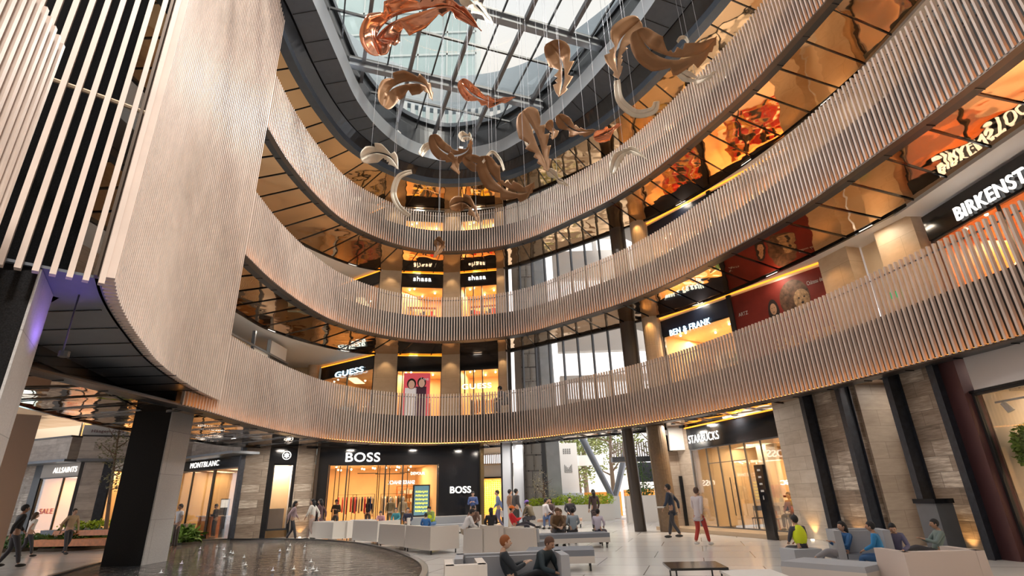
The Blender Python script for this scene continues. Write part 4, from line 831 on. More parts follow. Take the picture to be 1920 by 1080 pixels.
# ================================================================== POOL
def wp(px, py, z=None): return atz(px, py, FZ if z is None else z)
pool = [wp(*p, FZ+.12).to_2d() for p in ((190, 1047), (305, 1024), (400, 1011), (480, 1009.5), (560, 1009.5), (650, 1014), (720, 1025), (775, 1042), (803, 1063))]
pool = [Vector((-7.2, 3.2)), Vector((-8.6, 6.6)), Vector((-10.0, 10.5)), Vector((-11.2, 13.6))]+pool[1:]+[Vector((-1.9, 10.6)), Vector((-2.3, 8.5)), Vector((-3.5, 6.0)), Vector((-5.2, 3.6))]
pc = cr_(pool+[pool[0]], 6)[:-1]; cc = sum(pc, Vector((0, 0)))/len(pc)
T = thing('pool', (cc.x, cc.y, FZ), 'shallow round fountain pool with dark rippling water and a thin dark rim', 'pool')
inn = [p+(cc-p).normalized()*.16 for p in pc]
b = MB(); P_, I_ = pc+[pc[0]], inn+[inn[0]]; b.strip(P_, I_, FZ, FZ, .12); obj('rim', b, dark_m, T)
b = MB(); b.prism([tuple(p) for p in inn], FZ+.02, FZ+.085); obj('water', b, water_m, T)
rnd = random.Random(4)
for i in range(24):
    p = wp(rnd.uniform(215, 620), rnd.uniform(1020, 1078), FZ+.1)
    b = MB(); b.tube([p, p+Vector((0, 0, .04)), p+Vector((.01, 0, .075))], [.014, .008, .004], 6); b.ball(p, (.05, .05, .012), 8, 4)
    tag(obj('water_jet', b, mat('jet_water', (.8, .85, .9), .1) if 'jet_water' not in MATS else MATS['jet_water']), 'low bubbling water jet rising from the dark pool', 'water jet', 'small jets in the pool')
# ================================================================== SEATING
def wt(px, py, h): return atz(px, py, FZ+h)
def frame_(p0, p1):
    p0 = Vector(p0).to_2d(); p1 = Vector(p1).to_2d(); u = (p1-p0).normalized(); n = Vector((-u.y, u.x))
    if n.dot(p0) < 0: n = -n
    return p0, p1, u, n
def sofa(p0, p1, dep, label, h=.78, back='near', sides=(1, 1), shell=None, seat=None, group=None, seat_h=.42, name='sofa'):
    """sofa whose camera-side edge runs p0-p1; back near or far"""
    p0, p1, u, n = frame_(p0, p1); L = (p1-p0).length; c = (p0+p1)/2+n*dep/2
    T = thing(name, (c.x, c.y, FZ), label, 'sofa', group); shell = shell or sofa_m; seat = seat or seat_m
    bx = lambda mb, a0, a1, d0, d1, z0, z1, s_=0: mb.hexa([(*(p0+u*a+n*d), z0) for a, d in ((a0, d0), (a1, d0), (a1, d1), (a0, d1))], [(*(p0+u*a+n*d), z1) for a, d in ((a0+s_, d0+s_), (a1-s_, d0+s_), (a1-s_, d1-s_), (a0+s_, d1-s_))])
    b = MB(); bx(b, 0, L, 0, dep, FZ+.12, FZ+.3)
    if back == 'near': bx(b, 0, L, 0, .2, FZ+.12, FZ+h, .02)
    if back == 'far': bx(b, 0, L, dep-.2, dep, FZ+.12, FZ+h, .02)
    if sides[0] == 1: bx(b, 0, .14, 0, dep, FZ+.12, FZ+h, .01)
    if sides[1] == 1: bx(b, L-.14, L, 0, dep, FZ+.12, FZ+h, .01)
    obj('shell', b, shell, T)
    d0, d1 = (.22, dep) if back == 'near' else ((0, dep-.22) if back == 'far' else (0, dep)); a0 = .15 if sides[0] else 0; a1 = L-.15 if sides[1] else L
    b = MB(); bx(b, a0, a1, d0, d1, FZ+.3, FZ+seat_h, .015); obj('seat_cushion', b, seat, T)
    if back in ('near', 'far'):
        b = MB(); q0, q1 = (.2, .32) if back == 'near' else (dep-.32, dep-.2); bx(b, a0, a1, q0, q1, FZ+seat_h, FZ+h-.03, .01); obj('back_cushion', b, greyfab if seat is seat_m else seat, T)
    for a in (.08, L-.08):
        for d in (.08, dep-.08): b = MB(); q = p0+u*a+n*d; b.tube([(q.x, q.y, FZ), (q.x, q.y, FZ+.13)], .02, 6); obj('leg', b, dark_m, T)
    return T
def bench(p0, p1, dep, label, name='bench', top=None, z=.42, sh=None):
    thin = name == 'coffee_table'
    p0, p1, u, n = frame_(p0, p1); L = (p1-p0).length; c = (p0+p1)/2+n*dep/2; T = thing(name, (c.x, c.y, FZ), label, name.replace('_', ' '))
    bx = lambda mb, a0, a1, d0, d1, z0, z1: mb.hexa([(*(p0+u*a+n*d), z0) for a, d in ((a0, d0), (a1, d0), (a1, d1), (a0, d1))], [(*(p0+u*a+n*d), z1) for a, d in ((a0, d0), (a1, d0), (a1, d1), (a0, d1))])
    b = MB(); bx(b, 0, L, 0, dep, FZ+z-(.035 if thin else .12), FZ+z); obj('table_top' if thin else 'seat_cushion', b, top or seat_m, T)
    if not thin: b = MB(); bx(b, .0, L, 0, dep, FZ+z-.26, FZ+z-.12); obj('base', b, sh or sofa_m, T)
    for a in (.1, L-.1):
        for d in (.1, dep-.1): b = MB(); q = p0+u*a+n*d; b.tube([(q.x, q.y, FZ), (q.x, q.y, FZ+z-(.035 if thin else .26))], .014 if thin else .02, 6); obj('leg', b, dark_m, T)
    return T
sofa(wp(578, 1013), wp(622, 1017), 1.1, 'white boxy armchair turned away, leftmost beside the pool rim', sides=(1, 1), name='armchair')
sofa(wt(614, 978, .78), wt(652, 978, .78), .9, 'white boxy armchair behind the leftmost one by the pool', back='far', name='armchair')
sofa(wp(659, 1019), wp(706, 1023), 1.0, 'tall white sofa end by the pool, left end of the long white run', h=.85)
sofa(wp(708, 1026), wp(757, 1033), 1.0, 'white sofa module with its back to the pool, second in the run', sides=(0, 0))
sofa(wp(758, 1034), wp(806, 1041), 1.0, 'white sofa module with its back to the pool, right end of the run', sides=(0, 1))
def wd(px, y): q = aty(px, 950, y); return Vector((q.x, q.y, FZ))
sofa(wd(657, 26.6), wd(699, 26.8), .9, 'pale blue-grey sofa back behind the pool seating, in front of the black shop window', back='far', shell=mat('pale_blue_fabric', (.48, .56, .64), .7), seat=greyfab)
sofa(wd(765, 27.4), wd(903, 28.6), 1.0, 'long grey sofa facing the viewer in front of the small white letters', back='far', seat=greyfab)
sofa(wp(868, 1050), wp(905, 1053), 1.0, 'white armchair in the middle, left of its twin', back='near', name='armchair')
sofa(wp(908, 1054), wp(946, 1052), 1.0, 'white armchair in the middle, right of its twin', back='near', name='armchair', h=.85)
sofa(wt(833, 1062, .72), wt(915, 1058, .72), .9, 'big pale armchair in the bottom foreground beside the pool end', back='near', name='armchair', h=.72, sides=(1, 1), seat=greyfab)
sofa(wt(940, 990, .78), wt(1000, 990, .78), 1.0, 'white sofa back left of the red-topped person', back='near', sides=(1, 0))
f0, f1 = wt(985, 1034, .74), wt(1064, 1030, .74); dn = (f0+f1).to_2d().normalized()*.85
sofa(Vector((f0.x-1.0, f0.y, 0)).to_2d()-dn, f1.to_2d()-dn, .85, 'dark grey sofa in the foreground under the reclining pair', back='far', shell=greyfab, h=.74)
bench(wt(1003, 1004, .42), wt(1143, 999, .42), .9, 'long grey-topped bench with seated people, centre right')
bench(wt(985, 1034, .42), wt(1114, 1031, .42), 1.1, 'shorter grey-topped bench in front of the long one', top=seat_m)
bench(wt(1257, 1066, .40), wt(1366, 1064, .40), .9, 'low black square coffee table on thin legs in the bright floor', 'coffee_table', black_m, .40, dark_m)
sofa(wt(1462, 1052, .38), wt(1622, 1064, .38), .8, 'grey chaise longue on the right with a seated woman', back='none', sides=(0, 0), seat=greyfab, seat_h=.38)
sofa(wt(1572, 1040, .38), wt(1682, 1040, .38), .75, 'tall grey sofa back on the right behind the seated woman', back='far', shell=greyfab, h=.78, seat_h=.38)
sofa(wt(1694, 1036, .62), wt(1848, 1032, .62), .8, 'big pale sofa back at the bottom right corner', back='near', shell=mat('blush_shell', (.58, .50, .46), .6), h=.62, seat_h=.36)
bench(wt(1375, 1082, .36), wt(1480, 1080, .36), .8, 'white table top cut by the bottom edge of the picture', 'coffee_table', white_m, .36)
# wooden benches and planting
def wd(px, y): q = aty(px, 950, y); return Vector((q.x, q.y, FZ))
T = bench(wt(58, 1013, .46), wt(205, 1010, .46), .8, 'orange wooden slatted bench in front of the planting at left', 'wooden_bench', wood_m, .46, wood_m)
g0, g1, gu, gn = frame_(wt(62, 1013, .46), wt(205, 1010, .46)); b = MB(); b.hexa([(*(g0+gn*.75), FZ+.56), (*(g1+gn*.75), FZ+.56), (*(g1+gn*.8), FZ+.56), (*(g0+gn*.8), FZ+.56)], [(*(g0+gn*.8), FZ+.78), (*(g1+gn*.8), FZ+.78), (*(g1+gn*.85), FZ+.78), (*(g0+gn*.85), FZ+.78)]); obj('back_plank', b, wood_m, T)
bench(wp(1008, 992), wp(1092, 990), .8, 'pinkish wooden bench at the entrance in front of the hedge', 'wooden_bench', mat('pink_wood', (.62, .40, .30), .5), .44)
def planting(p, r, n, lf, label, seed, m=None, cat='plant', h=.35, name='planter_bed'):
    T = thing(name, tuple(p), label, cat); p = Vector(p)
    b = MB(); b.tube([p, p+Vector((0, 0, .12))], [r*1.05, r], 18); obj('soil', b, soil, T)
    b = MB(); foliage(b, p+Vector((0, 0, .15+h*.6)), (r, r*.8, h), n, lf, seed); obj('leaves', b, m or foli, T)
planting(wd(172, 26.0), 1.5, 900, .3, 'broad dark green leaves behind the wooden bench at left', 11)
planting(wd(62, 26.0), 1.0, 350, .22, 'low green plants at the left end of the wooden bench', 12)
planting(wd(356, 26.2), .7, 420, .28, 'fresh green leafy clump beside the left pool edge', 13, mat('leaf_bright', (.16, .28, .05), .5, var=.4))
b = MB(); p = wd(150, 27.4); b.box(p.x-1.6, p.x+1.8, p.y, p.y+.8, FZ, FZ+.75); tag(obj('planter_box', b, grey_m), 'grey planter box behind the broad leaves at left', 'planter')
b = MB(); foliage(b, (p.x+.3, p.y+.3, FZ+.95), (1.4, .35, .18), 350, .16, 21); foliage(b, (p.x-.5, p.y+.1, FZ+1.0), (.2, .2, .15), 60, .12, 22); tag(obj('grass_tuft', b, foli2), 'yellow-green grasses on the grey planter box at left', 'plant')
p = wd(212, 26.4); tree((p.x, p.y, FZ), 5.2, 1.1, 900, .12, 'slender indoor tree with thin foliage left of the black pillar', 31, mat('leaf_dusty', (.22, .22, .13), .6), name='indoor_tree')
b = MB(); p = wd(343, 27.0); b.obox((p.x, p.y), (1, 0), .55, .4, FZ, FZ+.85, .95); tag(obj('planter_box', b, mat('brown_box', (.14, .11, .09))), 'dark brown planter box in front of the pen shop', 'planter')
T = thing('info_totem', tuple(wp(412, 1006)), 'slim dark information totem in front of the pen shop', 'totem')
b = MB(); p = wp(412, 1008); b.obox((p.x, p.y), (1, .2), .22, .06, FZ, FZ+1.95); obj('slab', b, dark_m, T); b = MB(); b.obox((p.x, p.y-.07), (1, .2), .18, .01, FZ+1.5, FZ+1.9); obj('display', b, emit('totem_screen', (.8, .85, .85), .8), T)
T = thing('litter_bin', tuple(wp(442, 1009)), 'white and dark slanted litter bin beside the slim totem', 'bin')
b = MB(); p = wp(435, 1009); b.obox((p.x, p.y), (1, 0), .28, .3, FZ, FZ+.85, .85); obj('body', b, grey_m, T); b = MB(); b.obox((p.x+.56, p.y), (1, 0), .27, .3, FZ, FZ+.86, .9); obj('panel', b, white_m, T)
# ================================================================== PEOPLE
SK = [(.55, .34, .24), (.42, .25, .17), (.62, .42, .32)]
def skinned(name, verts, edges, mats, T, sub=1, smooth=True):
    me = bpy.data.meshes.new('s'); me.from_pydata([v[:3] for v in verts], edges, []); o = bpy.data.objects.new('s', me); C.objects.link(o)
    md = o.modifiers.new('k', 'SKIN'); md.use_smooth_shade = True
    for i, v in enumerate(verts):
        r = v[3]; me.skin_vertices[0].data[i].radius = r if isinstance(r, tuple) else (r, r)
    me.skin_vertices[0].data[0].use_root = True
    if sub: s_ = o.modifiers.new('u', 'SUBSURF'); s_.levels = sub; s_.render_levels = sub
    dg = bpy.context.evaluated_depsgraph_get(); dg.update(); r = bpy.data.meshes.new_from_object(o.evaluated_get(dg)); bpy.data.objects.remove(o)
    return r
def me_to_mb(me, mb): mb.add([v.co.copy() for v in me.vertices], [tuple(p.vertices) for p in me.polygons]); bpy.data.meshes.remove(me)
def lerp3(a, b_, t): return tuple(a[i]+(b_[i]-a[i])*t for i in range(3))
POSES = {
 'stand': dict(pel=(0, 0, .95), ch=(0, 0, 1.28), nk=(0, .01, 1.47), hd=(0, .03, 1.61), el=[(-.23, -.02, 1.14), (.23, -.02, 1.14)], wr=[(-.22, .10, .90), (.22, .10, .90)], kn=[(-.1, .02, .5), (.1, .02, .5)], an=[(-.11, -.02, .08), (.11, -.02, .08)]),
 'phone': dict(pel=(0, 0, .95), ch=(0, 0, 1.28), nk=(0, .02, 1.47), hd=(0, .06, 1.60), el=[(-.23, .04, 1.12), (.23, .04, 1.12)], wr=[(-.08, .28, 1.22), (.10, .28, 1.22)], kn=[(-.1, .02, .5), (.1, .02, .5)], an=[(-.11, -.02, .08), (.11, -.02, .08)]),
 'walk': dict(pel=(0, 0, .93), ch=(0, .03, 1.26), nk=(0, .05, 1.45), hd=(0, .08, 1.59), el=[(-.24, .10, 1.14), (.24, -.14, 1.14)], wr=[(-.19, .24, .96), (.22, -.16, .90)], kn=[(-.1, .02, .5), (.1, .14, .52)], an=[(-.1, -.20, .13), (.1, .24, .09)]),
 'sit': dict(pel=(0, 0, .52), ch=(0, .03, .85), nk=(0, .06, 1.05), hd=(0, .10, 1.19), el=[(-.24, .10, .78), (.24, .10, .78)], wr=[(-.12, .34, .66), (.12, .34, .66)], kn=[(-.14, .44, .50), (.14, .44, .50)], an=[(-.14, .46, .08), (.14, .46, .08)]),
 'lean': dict(pel=(0, 0, .52), ch=(0, .16, .82), nk=(0, .26, 1.0), hd=(0, .34, 1.11), el=[(-.24, .32, .70), (.24, .32, .70)], wr=[(-.08, .52, .62), (.08, .52, .62)], kn=[(-.16, .44, .50), (.16, .44, .50)], an=[(-.14, .40, .08), (.14, .40, .08)]),
 'recline': dict(pel=(0, 0, .50), ch=(0, -.16, .80), nk=(0, -.2, 1.0), hd=(0, -.14, 1.15), el=[(-.24, .02, .72), (.24, .02, .72)], wr=[(-.10, .22, .80), (.10, .22, .80)], kn=[(-.12, .46, .62), (.12, .48, .52)], an=[(-.10, .86, .46), (.12, .62, .12)]),
}
def hand(V, E, root, w_, e_, side):
    w_ = Vector(w_); d = (w_-Vector(e_)).normalized(); s_ = Vector((side, 0, 0)); s_ = (s_-d*s_.dot(d)).normalized(); c = d.cross(s_)*side
    V.append((*(w_+d*.045), (.030, .017))); pi_ = len(V)-1; E.append((root, pi_))
    for k, (o, L) in enumerate(((-.027, .060), (-.009, .070), (.009, .066), (.027, .052))):
        b0 = w_+d*.085+s_*o; b1 = b0+d*L*.5+c*.008; b2 = b1+d*L*.42+c*.022; V.extend([(*b0, .0095), (*b1, .0085), (*b2, .007)]); n = len(V); E.extend([(pi_, n-3), (n-3, n-2), (n-2, n-1)])
    t0 = w_+d*.03-s_*.034; t1 = t0+d*.035-s_*.018+c*.01; V.extend([(*t0, .011), (*t1, .009)]); n = len(V); E.extend([(pi_, n-2), (n-2, n-1)])
def person(loc, rot, label, pose='stand', top=(.3, .3, .3), bot=(.05, .05, .06), hair=(.02, .015, .012), skin=0, sc_=1.0, long=False, sleeves=True, cap=None, extra=None, coat=0, group=None, name='person', shoes=(.03, .03, .03), detail=True):
    Pz = POSES[pose]; T = thing(name, tuple(loc), label, 'person' if name == 'person' else 'mannequin', group); L0 = Vector(loc); ca, sa = math.cos(rot), math.sin(rot)
    X = lambda p: Vector(((p[0]*ca-p[1]*sa)*sc_, (p[0]*sa+p[1]*ca)*sc_, p[2]*sc_))+L0
    skm = colm(SK[skin] if name == 'person' else (.75, .70, .62), .5)
    pel, ch, nk, hd = Pz['pel'], Pz['ch'], Pz['nk'], Pz['hd']
    sh = [(ch[0]+s_*.165, ch[1]*.3+nk[1]*.7, nk[2]-.055) for s_ in (-1, 1)]; hip = [(s_*.085, pel[1]+.01, pel[2]-.03) for s_ in (-1, 1)]
    V = [(*pel, (.13, .10)), (*ch, (.13, .095)), (*lerp3(ch, nk, .75), (.09, .07)), (*nk, .05), (*lerp3(nk, hd, .5), .052)]; E = [(0, 1), (1, 2), (2, 3), (3, 4)]
    for i, s_ in enumerate((-1, 1)):
        n = len(V); e_, w_ = Pz['el'][i], Pz['wr'][i]; V += [(*sh[i], .055), (*lerp3(sh[i], e_, .5), .046), (*e_, .038), (*lerp3(e_, w_, .4), .036), (*w_, .024)]; E += [(2, n), (n, n+1), (n+1, n+2), (n+2, n+3), (n+3, n+4)]
        if detail: hand(V, E, n+4, w_, e_, s_)
        else: V.append((*(Vector(w_)+(Vector(w_)-Vector(e_)).normalized()*.09), .022)); E.append((n+4, len(V)-1))
        n = len(V); k_, a_ = Pz['kn'][i], Pz['an'][i]; V += [(*hip[i], .085), (*lerp3(hip[i], k_, .5), .072), (*k_, .054), (*lerp3(k_, a_, .35), .052), (*a_, .034)]; E += [(0, n), (n, n+1), (n+1, n+2), (n+2, n+3), (n+3, n+4)]
    mb = MB(); me_to_mb(skinned('b', V, E, None, T), mb)
    fwd = Vector((0, 1, 0)) if pose in ('stand', 'walk', 'sit', 'recline') else Vector((0, .9, -.35)).normalized()
    H = Vector(hd)
    hb = MB(); hb.ball((0, 0, 0), (.076, .095, .115), 16, 12)
    for v in hb.v:
        if v.z < -.02: k_ = 1+(v.z+.02)*2.6; v.x *= max(.55, k_); 
        if v.z < -.02 and v.y < 0: v.y *= max(.5, 1+(v.z+.02)*4)
    hb.ball((0, .100, -.018), (.014, .022, .022), 8, 6)
    for s_ in (-1, 1): hb.ball((s_*.078, -.005, -.01), (.010, .02, .03), 8, 6)
    hb.cur = 1
    for s_ in (-1, 1): hb.ball((s_*.031, .083, .012), (.013, .010, .008), 8, 6)
    hb.ball((0, .090, -.052), (.024, .010, .006), 8, 5)
    o0 = len(mb.v); q = Vector((0, 1, 0)).rotation_difference(fwd)
    mb.v += [q @ v+H for v in hb.v]; mb.f += [tuple(i+o0 for i in f) for f in hb.f]; mb.mi += hb.mi
    mb.v = [X(v) for v in mb.v]; obj('body', mb, [skm, colm((.06, .03, .03))], T, smooth=True)
    def cloth(nm_, V, E, m_, sub=1): mb = MB(); me_to_mb(skinned('c', V, E, None, T, sub), mb); mb.v = [X(v) for v in mb.v]; obj(nm_, mb, m_, T, smooth=True)
    g = .018
    V = [(*lerp3(pel, ch, -.12 if not coat else -.2), (.15, .12)), (*lerp3(pel, ch, .5), (.145, .115)), (*ch, (.155, .12)), (*lerp3(ch, nk, .72), (.115, .09)), (*lerp3(ch, nk, .95), .062)]; E = [(0, 1), (1, 2), (2, 3), (3, 4)]
    for i in (0, 1):
        n = len(V); e_, w_ = Pz['el'][i], Pz['wr'][i]; V += [(*sh[i], .072), (*lerp3(sh[i], e_, .55), .062)]; E += [(3, n), (n, n+1)]
        if sleeves: V += [(*e_, .055), (*lerp3(e_, w_, .5), .048), (*lerp3(e_, w_, .93), .037)]; E += [(n+1, n+2), (n+2, n+3), (n+3, n+4)]
    if coat:
        n = len(V); d = Vector(pel)-Vector(ch); V += [(pel[0], pel[1], pel[2]-.12, (.17, .13)), (pel[0], pel[1], pel[2]-coat, (.18, .14))]; E += [(0, n), (n, n+1)]
    cloth('jacket' if sleeves else 'shirt', V, E, colm(top))
    V = [(*lerp3(pel, ch, .12), (.135, .11)), (*lerp3(pel, ch, -.1), (.14, .115))]; E = [(0, 1)]
    for i in (0, 1):
        n = len(V); k_, a_ = Pz['kn'][i], Pz['an'][i]; V += [(*hip[i], .098), (*lerp3(hip[i], k_, .5), .088), (*k_, .070), (*lerp3(k_, a_, .5), .062), (*lerp3(k_, a_, .95), .052)]; E += [(1, n), (n, n+1), (n+1, n+2), (n+2, n+3), (n+3, n+4)]
    cloth('trousers', V, E, colm(bot))
    for i in (0, 1):
        a_ = Pz['an'][i]; b = MB(); b.ball((a_[0], a_[1]+.06, max(.045, a_[2]-.035)), (.048, .135, .045), 10, 7); b.v = [X(v) for v in b.v]; obj('shoe', b, colm(shoes), T, smooth=True)
    b = MB(); b.ball((0, -.016, .028), (.088, .105, .108), 14, 10)
    for v in b.v:
        if v.y > .03 and v.z < .06: v.y = .03+(v.y-.03)*.2
        if v.z < -.02: v.y = min(v.y, -.01)
    if long: b.tube([(0, -.06, .02), (0, -.085, -.10), (0, -.09, -.24)], [.08, .075, .045], 12)
    b.v = [X(q @ v+H) for v in b.v]; obj('hair', b, colm(hair), T, smooth=True)
    if cap: b = MB(); b.ball((0, -.01, .055), (.096, .115, .085), 14, 8); b.ball((0, .1, .05), (.06, .06, .012), 10, 4); b.v = [X(q @ v+H) for v in b.v]; obj('cap', b, colm(cap), T, smooth=True)
    if extra == 'backpack': b = MB(); b.ball((ch[0], ch[1]-.2, ch[2]-.02), (.15, .10, .22), 12, 8); b.v = [X(v) for v in b.v]; obj('backpack', b, colm((.22, .17, .12)), T, smooth=True)
    if extra == 'vest': b = MB(); b.ball((ch[0], ch[1]-.01, ch[2]-.04), (.19, .155, .27), 14, 9); b.v = [X(v) for v in b.v]; obj('vest', b, colm((.72, .85, .02)), T, smooth=True)
    if extra == 'mask': b = MB(); b.ball((0, .075, -.045), (.05, .04, .04), 10, 6); b.v = [X(q @ v+H) for v in b.v]; obj('face_mask', b, colm((.8, .8, .8)), T, smooth=True)
    if extra == 'tray': b = MB(); w_ = Pz['wr'][0]; b.tube([(w_[0], w_[1]+.1, w_[2]), (w_[0], w_[1]+.1, w_[2]+.05)], [.12, .19], 14); b.v = [X(v) for v in b.v]; obj('bowl', b, colm((.85, .85, .85)), T, smooth=True)
    if extra == 'bag': b = MB(); w_ = Pz['wr'][1]; b.box(w_[0]-.12, w_[0]+.12, w_[1]-.05, w_[1]+.05, w_[2]-.36, w_[2]-.08); b.v = [X(v) for v in b.v]; obj('handbag', b, colm((.75, .75, .75)), T)
    return T
HH = {'stand': 1.72, 'phone': 1.71, 'walk': 1.70, 'sit': 1.31, 'lean': 1.23, 'recline': 1.27}
def person_px(px, yf, yh, rot, label, pose='stand', seat=0, **k):
    p = wp(px, yf); top = aty(px, yh, p.y).z; s_ = max(.8, min(1.12, (top-FZ)/HH[pose])); return person(p, rot, label, pose, sc_=s_, **k)
def person_at(px, yh, y, rot, label, pose, **k):
    top = aty(px, yh, y); s_ = max(.72, min(1.1, (top.z-FZ)/HH[pose])); return person((top.x, y, FZ), rot, label, pose, sc_=s_, **k)
PI = math.pi
person_px(10, 1066, 948, -.6, 'person in black walking at the far left edge, wearing dark glasses', 'walk', top=(.015, .015, .018), skin=1)
person_px(42, 1046, 962, -.4, 'person in a white top and black trousers with a pale face mask, second from left', 'walk', top=(.72, .68, .62), sleeves=False, extra='mask', long=True, hair=(.08, .05, .03))
person_px(118, 1040, 955, -1.9, 'person in a tan jacket with backpack striding past the wooden bench', 'walk', top=(.42, .30, .18), extra='backpack', hair=(.05, .04, .03))
person_px(325, 1030, 946, 2.6, 'person in a white T-shirt standing right of the black pillar', 'stand', top=(.70, .70, .74), sleeves=False, bot=(.10, .08, .07), skin=1)
person_px(465, 1009, 945, .2, 'person in a long black coat seen from behind before the travertine pier', 'phone', top=(.02, .02, .025), coat=.32)
person_at(552, 940, 26.2, -1.3, 'person in a pink and grey top with a blue bag walking by the lit stone', 'walk', top=(.42, .32, .36), extra='backpack', long=True)
person_at(590, 936, 26.6, 1.4, 'person in a white blouse walking past the left end of the black shop', 'walk', top=(.7, .68, .64), long=True, bot=(.4, .3, .27))
person_at(604, 936, 27.2, 1.5, 'person in a dark plum coat beside the one in a white blouse', 'walk', top=(.10, .05, .06), coat=.3, long=True)
p = BW.pt(1.15, FZ, -.6); person(p, PI, 'person in a dark suit standing inside the black shop doorway', 'phone', top=(.05, .04, .035), skin=1)
p = BW.pt(3.0, FZ, -2.0); person(p, 0, 'person in a navy jacket with a white stripe inside the black shop', 'stand', top=(.02, .025, .06))
for a, lb in ((4.05, 'left'), (4.75, 'right')): person(BW.pt(a, FZ+.02, -.9), PI+.2, 'headed shop mannequin in khaki clothes, %s of the two behind the glass' % lb, 'stand', top=(.30, .25, .15) if lb == 'left' else (.62, .52, .36), bot=(.2, .16, .1), hair=(.75, .70, .62), name='mannequin', detail=False)
p = MW.pt(3.3, FZ, -1.0); person(p, PI-.6, 'person in a black suit standing inside the pen shop', 'phone', top=(.02, .02, .02), sc_=.98)
person_px(826, 992, 926, 2.8, 'person with long hair in a white top standing right of the shop window', 'phone', top=(.72, .66, .70), long=True, bot=(.05, .07, .14))
person_px(887, 992, 920, PI, 'person in a blue blazer standing under the small white letters', 'phone', top=(.05, .09, .25))
person_px(936, 994, 915, 1.7, 'person in a blue denim shirt carrying a white bag by the glass door', 'walk', top=(.14, .20, .38), extra='bag', bot=(.15, .15, .25))
person_px(957, 994, 918, -1.2, 'person in a brown patterned top standing in the entrance', 'stand', top=(.30, .17, .11), bot=(.6, .5, .4))
person_px(969, 996, 914, -1.0, 'taller person in dark grey behind the brown patterned one', 'stand', top=(.07, .065, .07), bot=(.05, .05, .05))
person_px(1118, 996, 918, .3, 'person with long dark hair and dark dress standing alone at the entrance', 'stand', top=(.07, .045, .045), coat=.5, long=True)
person_px(1268, 1010, 908, 1.0, 'person in dark navy carrying a white bowl in front of the coffee shop', 'walk', top=(.025, .04, .075), extra='tray', coat=.2, skin=1)
person_px(1318, 1024, 914, -.9, 'person in a white patterned blouse and red trousers in front of the coffee shop', 'walk', top=(.60, .55, .58), bot=(.42, .04, .03), hair=(.10, .06, .045), coat=.15, shoes=(.7, .7, .7))
# seated round the pool sofas
person_px(714, 1003, 958, PI, 'seated person in a pink and grey top left of the teal one', 'lean', top=(.45, .25, .30), skin=0)
person_px(742, 1001, 952, PI-.2, 'seated person in a teal top in front of the yellow lettered screen', 'sit', top=(.03, .19, .24), skin=1)
person_px(763, 1004, 952, PI+.2, 'seated person in navy with a dark backpack beside the teal one', 'sit', top=(.02, .025, .06), extra='backpack')
person_px(797, 1014, 964, .1, 'person in a bright blue shirt seen from behind on the pool sofa', 'sit', top=(.02, .12, .36))
person_px(812, 1003, 949, 2.6, 'person leaning forward in a yellow-green vest behind the pool sofa', 'lean', top=(.25, .35, .10), extra='vest', bot=(.10, .2, .4))
person_px(868, 1026, 955, -1.2, 'person in a white shirt and khaki trousers crouching on a stool, middle left', 'lean', top=(.75, .75, .78), bot=(.40, .33, .25), skin=1)
person_px(889, 1010, 948, PI, 'seated person in brown with a red bag behind the white-shirted one', 'lean', top=(.20, .12, .09), skin=1, long=True)
person_px(922, 1022, 952, .2, 'person in a black hooded jacket seen from behind on the white armchair', 'sit', top=(.012, .018, .024), bot=(.03, .06, .25), long=True)
person_px(968, 1012, 948, -1.4, 'seated person in a red top and orange cap', 'recline', top=(.65, .02, .03), cap=(.85, .2, .02), bot=(.05, .05, .07))
person_px(1000, 994, 934, .8, 'seated person in an olive jacket with a purple cap by the entrance', 'lean', top=(.16, .13, .08), cap=(.2, .1, .45), skin=1)
person_px(1023, 992, 931, -1.2, 'person in a white shirt and jeans seated on the pink wooden bench', 'sit', top=(.68, .66, .70), bot=(.08, .14, .3))
person_px(1035, 991, 931, 2.6, 'person with long hair in dark grey seated on the pink wooden bench', 'sit', top=(.10, .07, .07), long=True, bot=(.10, .15, .3))
person_px(1071, 990, 930, PI, 'person in black seated on the edge of the white planter', 'sit', top=(.03, .03, .04))
person_px(1042, 1024, 952, PI+.3, 'person in a brown jacket on the long grey bench, left of a couple', 'lean', top=(.19, .115, .06), hair=(.10, .05, .02))
person_px(1057, 1020, 954, PI-.3, 'person in lighter brown on the long grey bench, right of a couple', 'lean', top=(.26, .16, .10), hair=(.12, .07, .03))
person_px(1078, 1022, 952, .1, 'person in a pale blue shirt, back turned, on the long grey bench', 'sit', top=(.34, .42, .50))
person_px(1124, 1022, 954, -.5, 'person in a lilac-white shirt at the right end of the long grey bench', 'sit', top=(.62, .58, .72), bot=(.05, .05, .09))
fy = f1.y-.55
person_at(962, 1003, fy-.1, -1.5, 'foreground person with red hair in dark clothes reclining on the dark grey sofa', 'recline', top=(.02, .028, .04), bot=(.02, .022, .03), hair=(.30, .10, .03), skin=2)
person_at(1003, 1006, fy+.2, -2.2, 'second foreground person in dark teal clothes behind the red-haired one', 'lean', top=(.03, .05, .065), skin=1, hair=(.12, .06, .04))
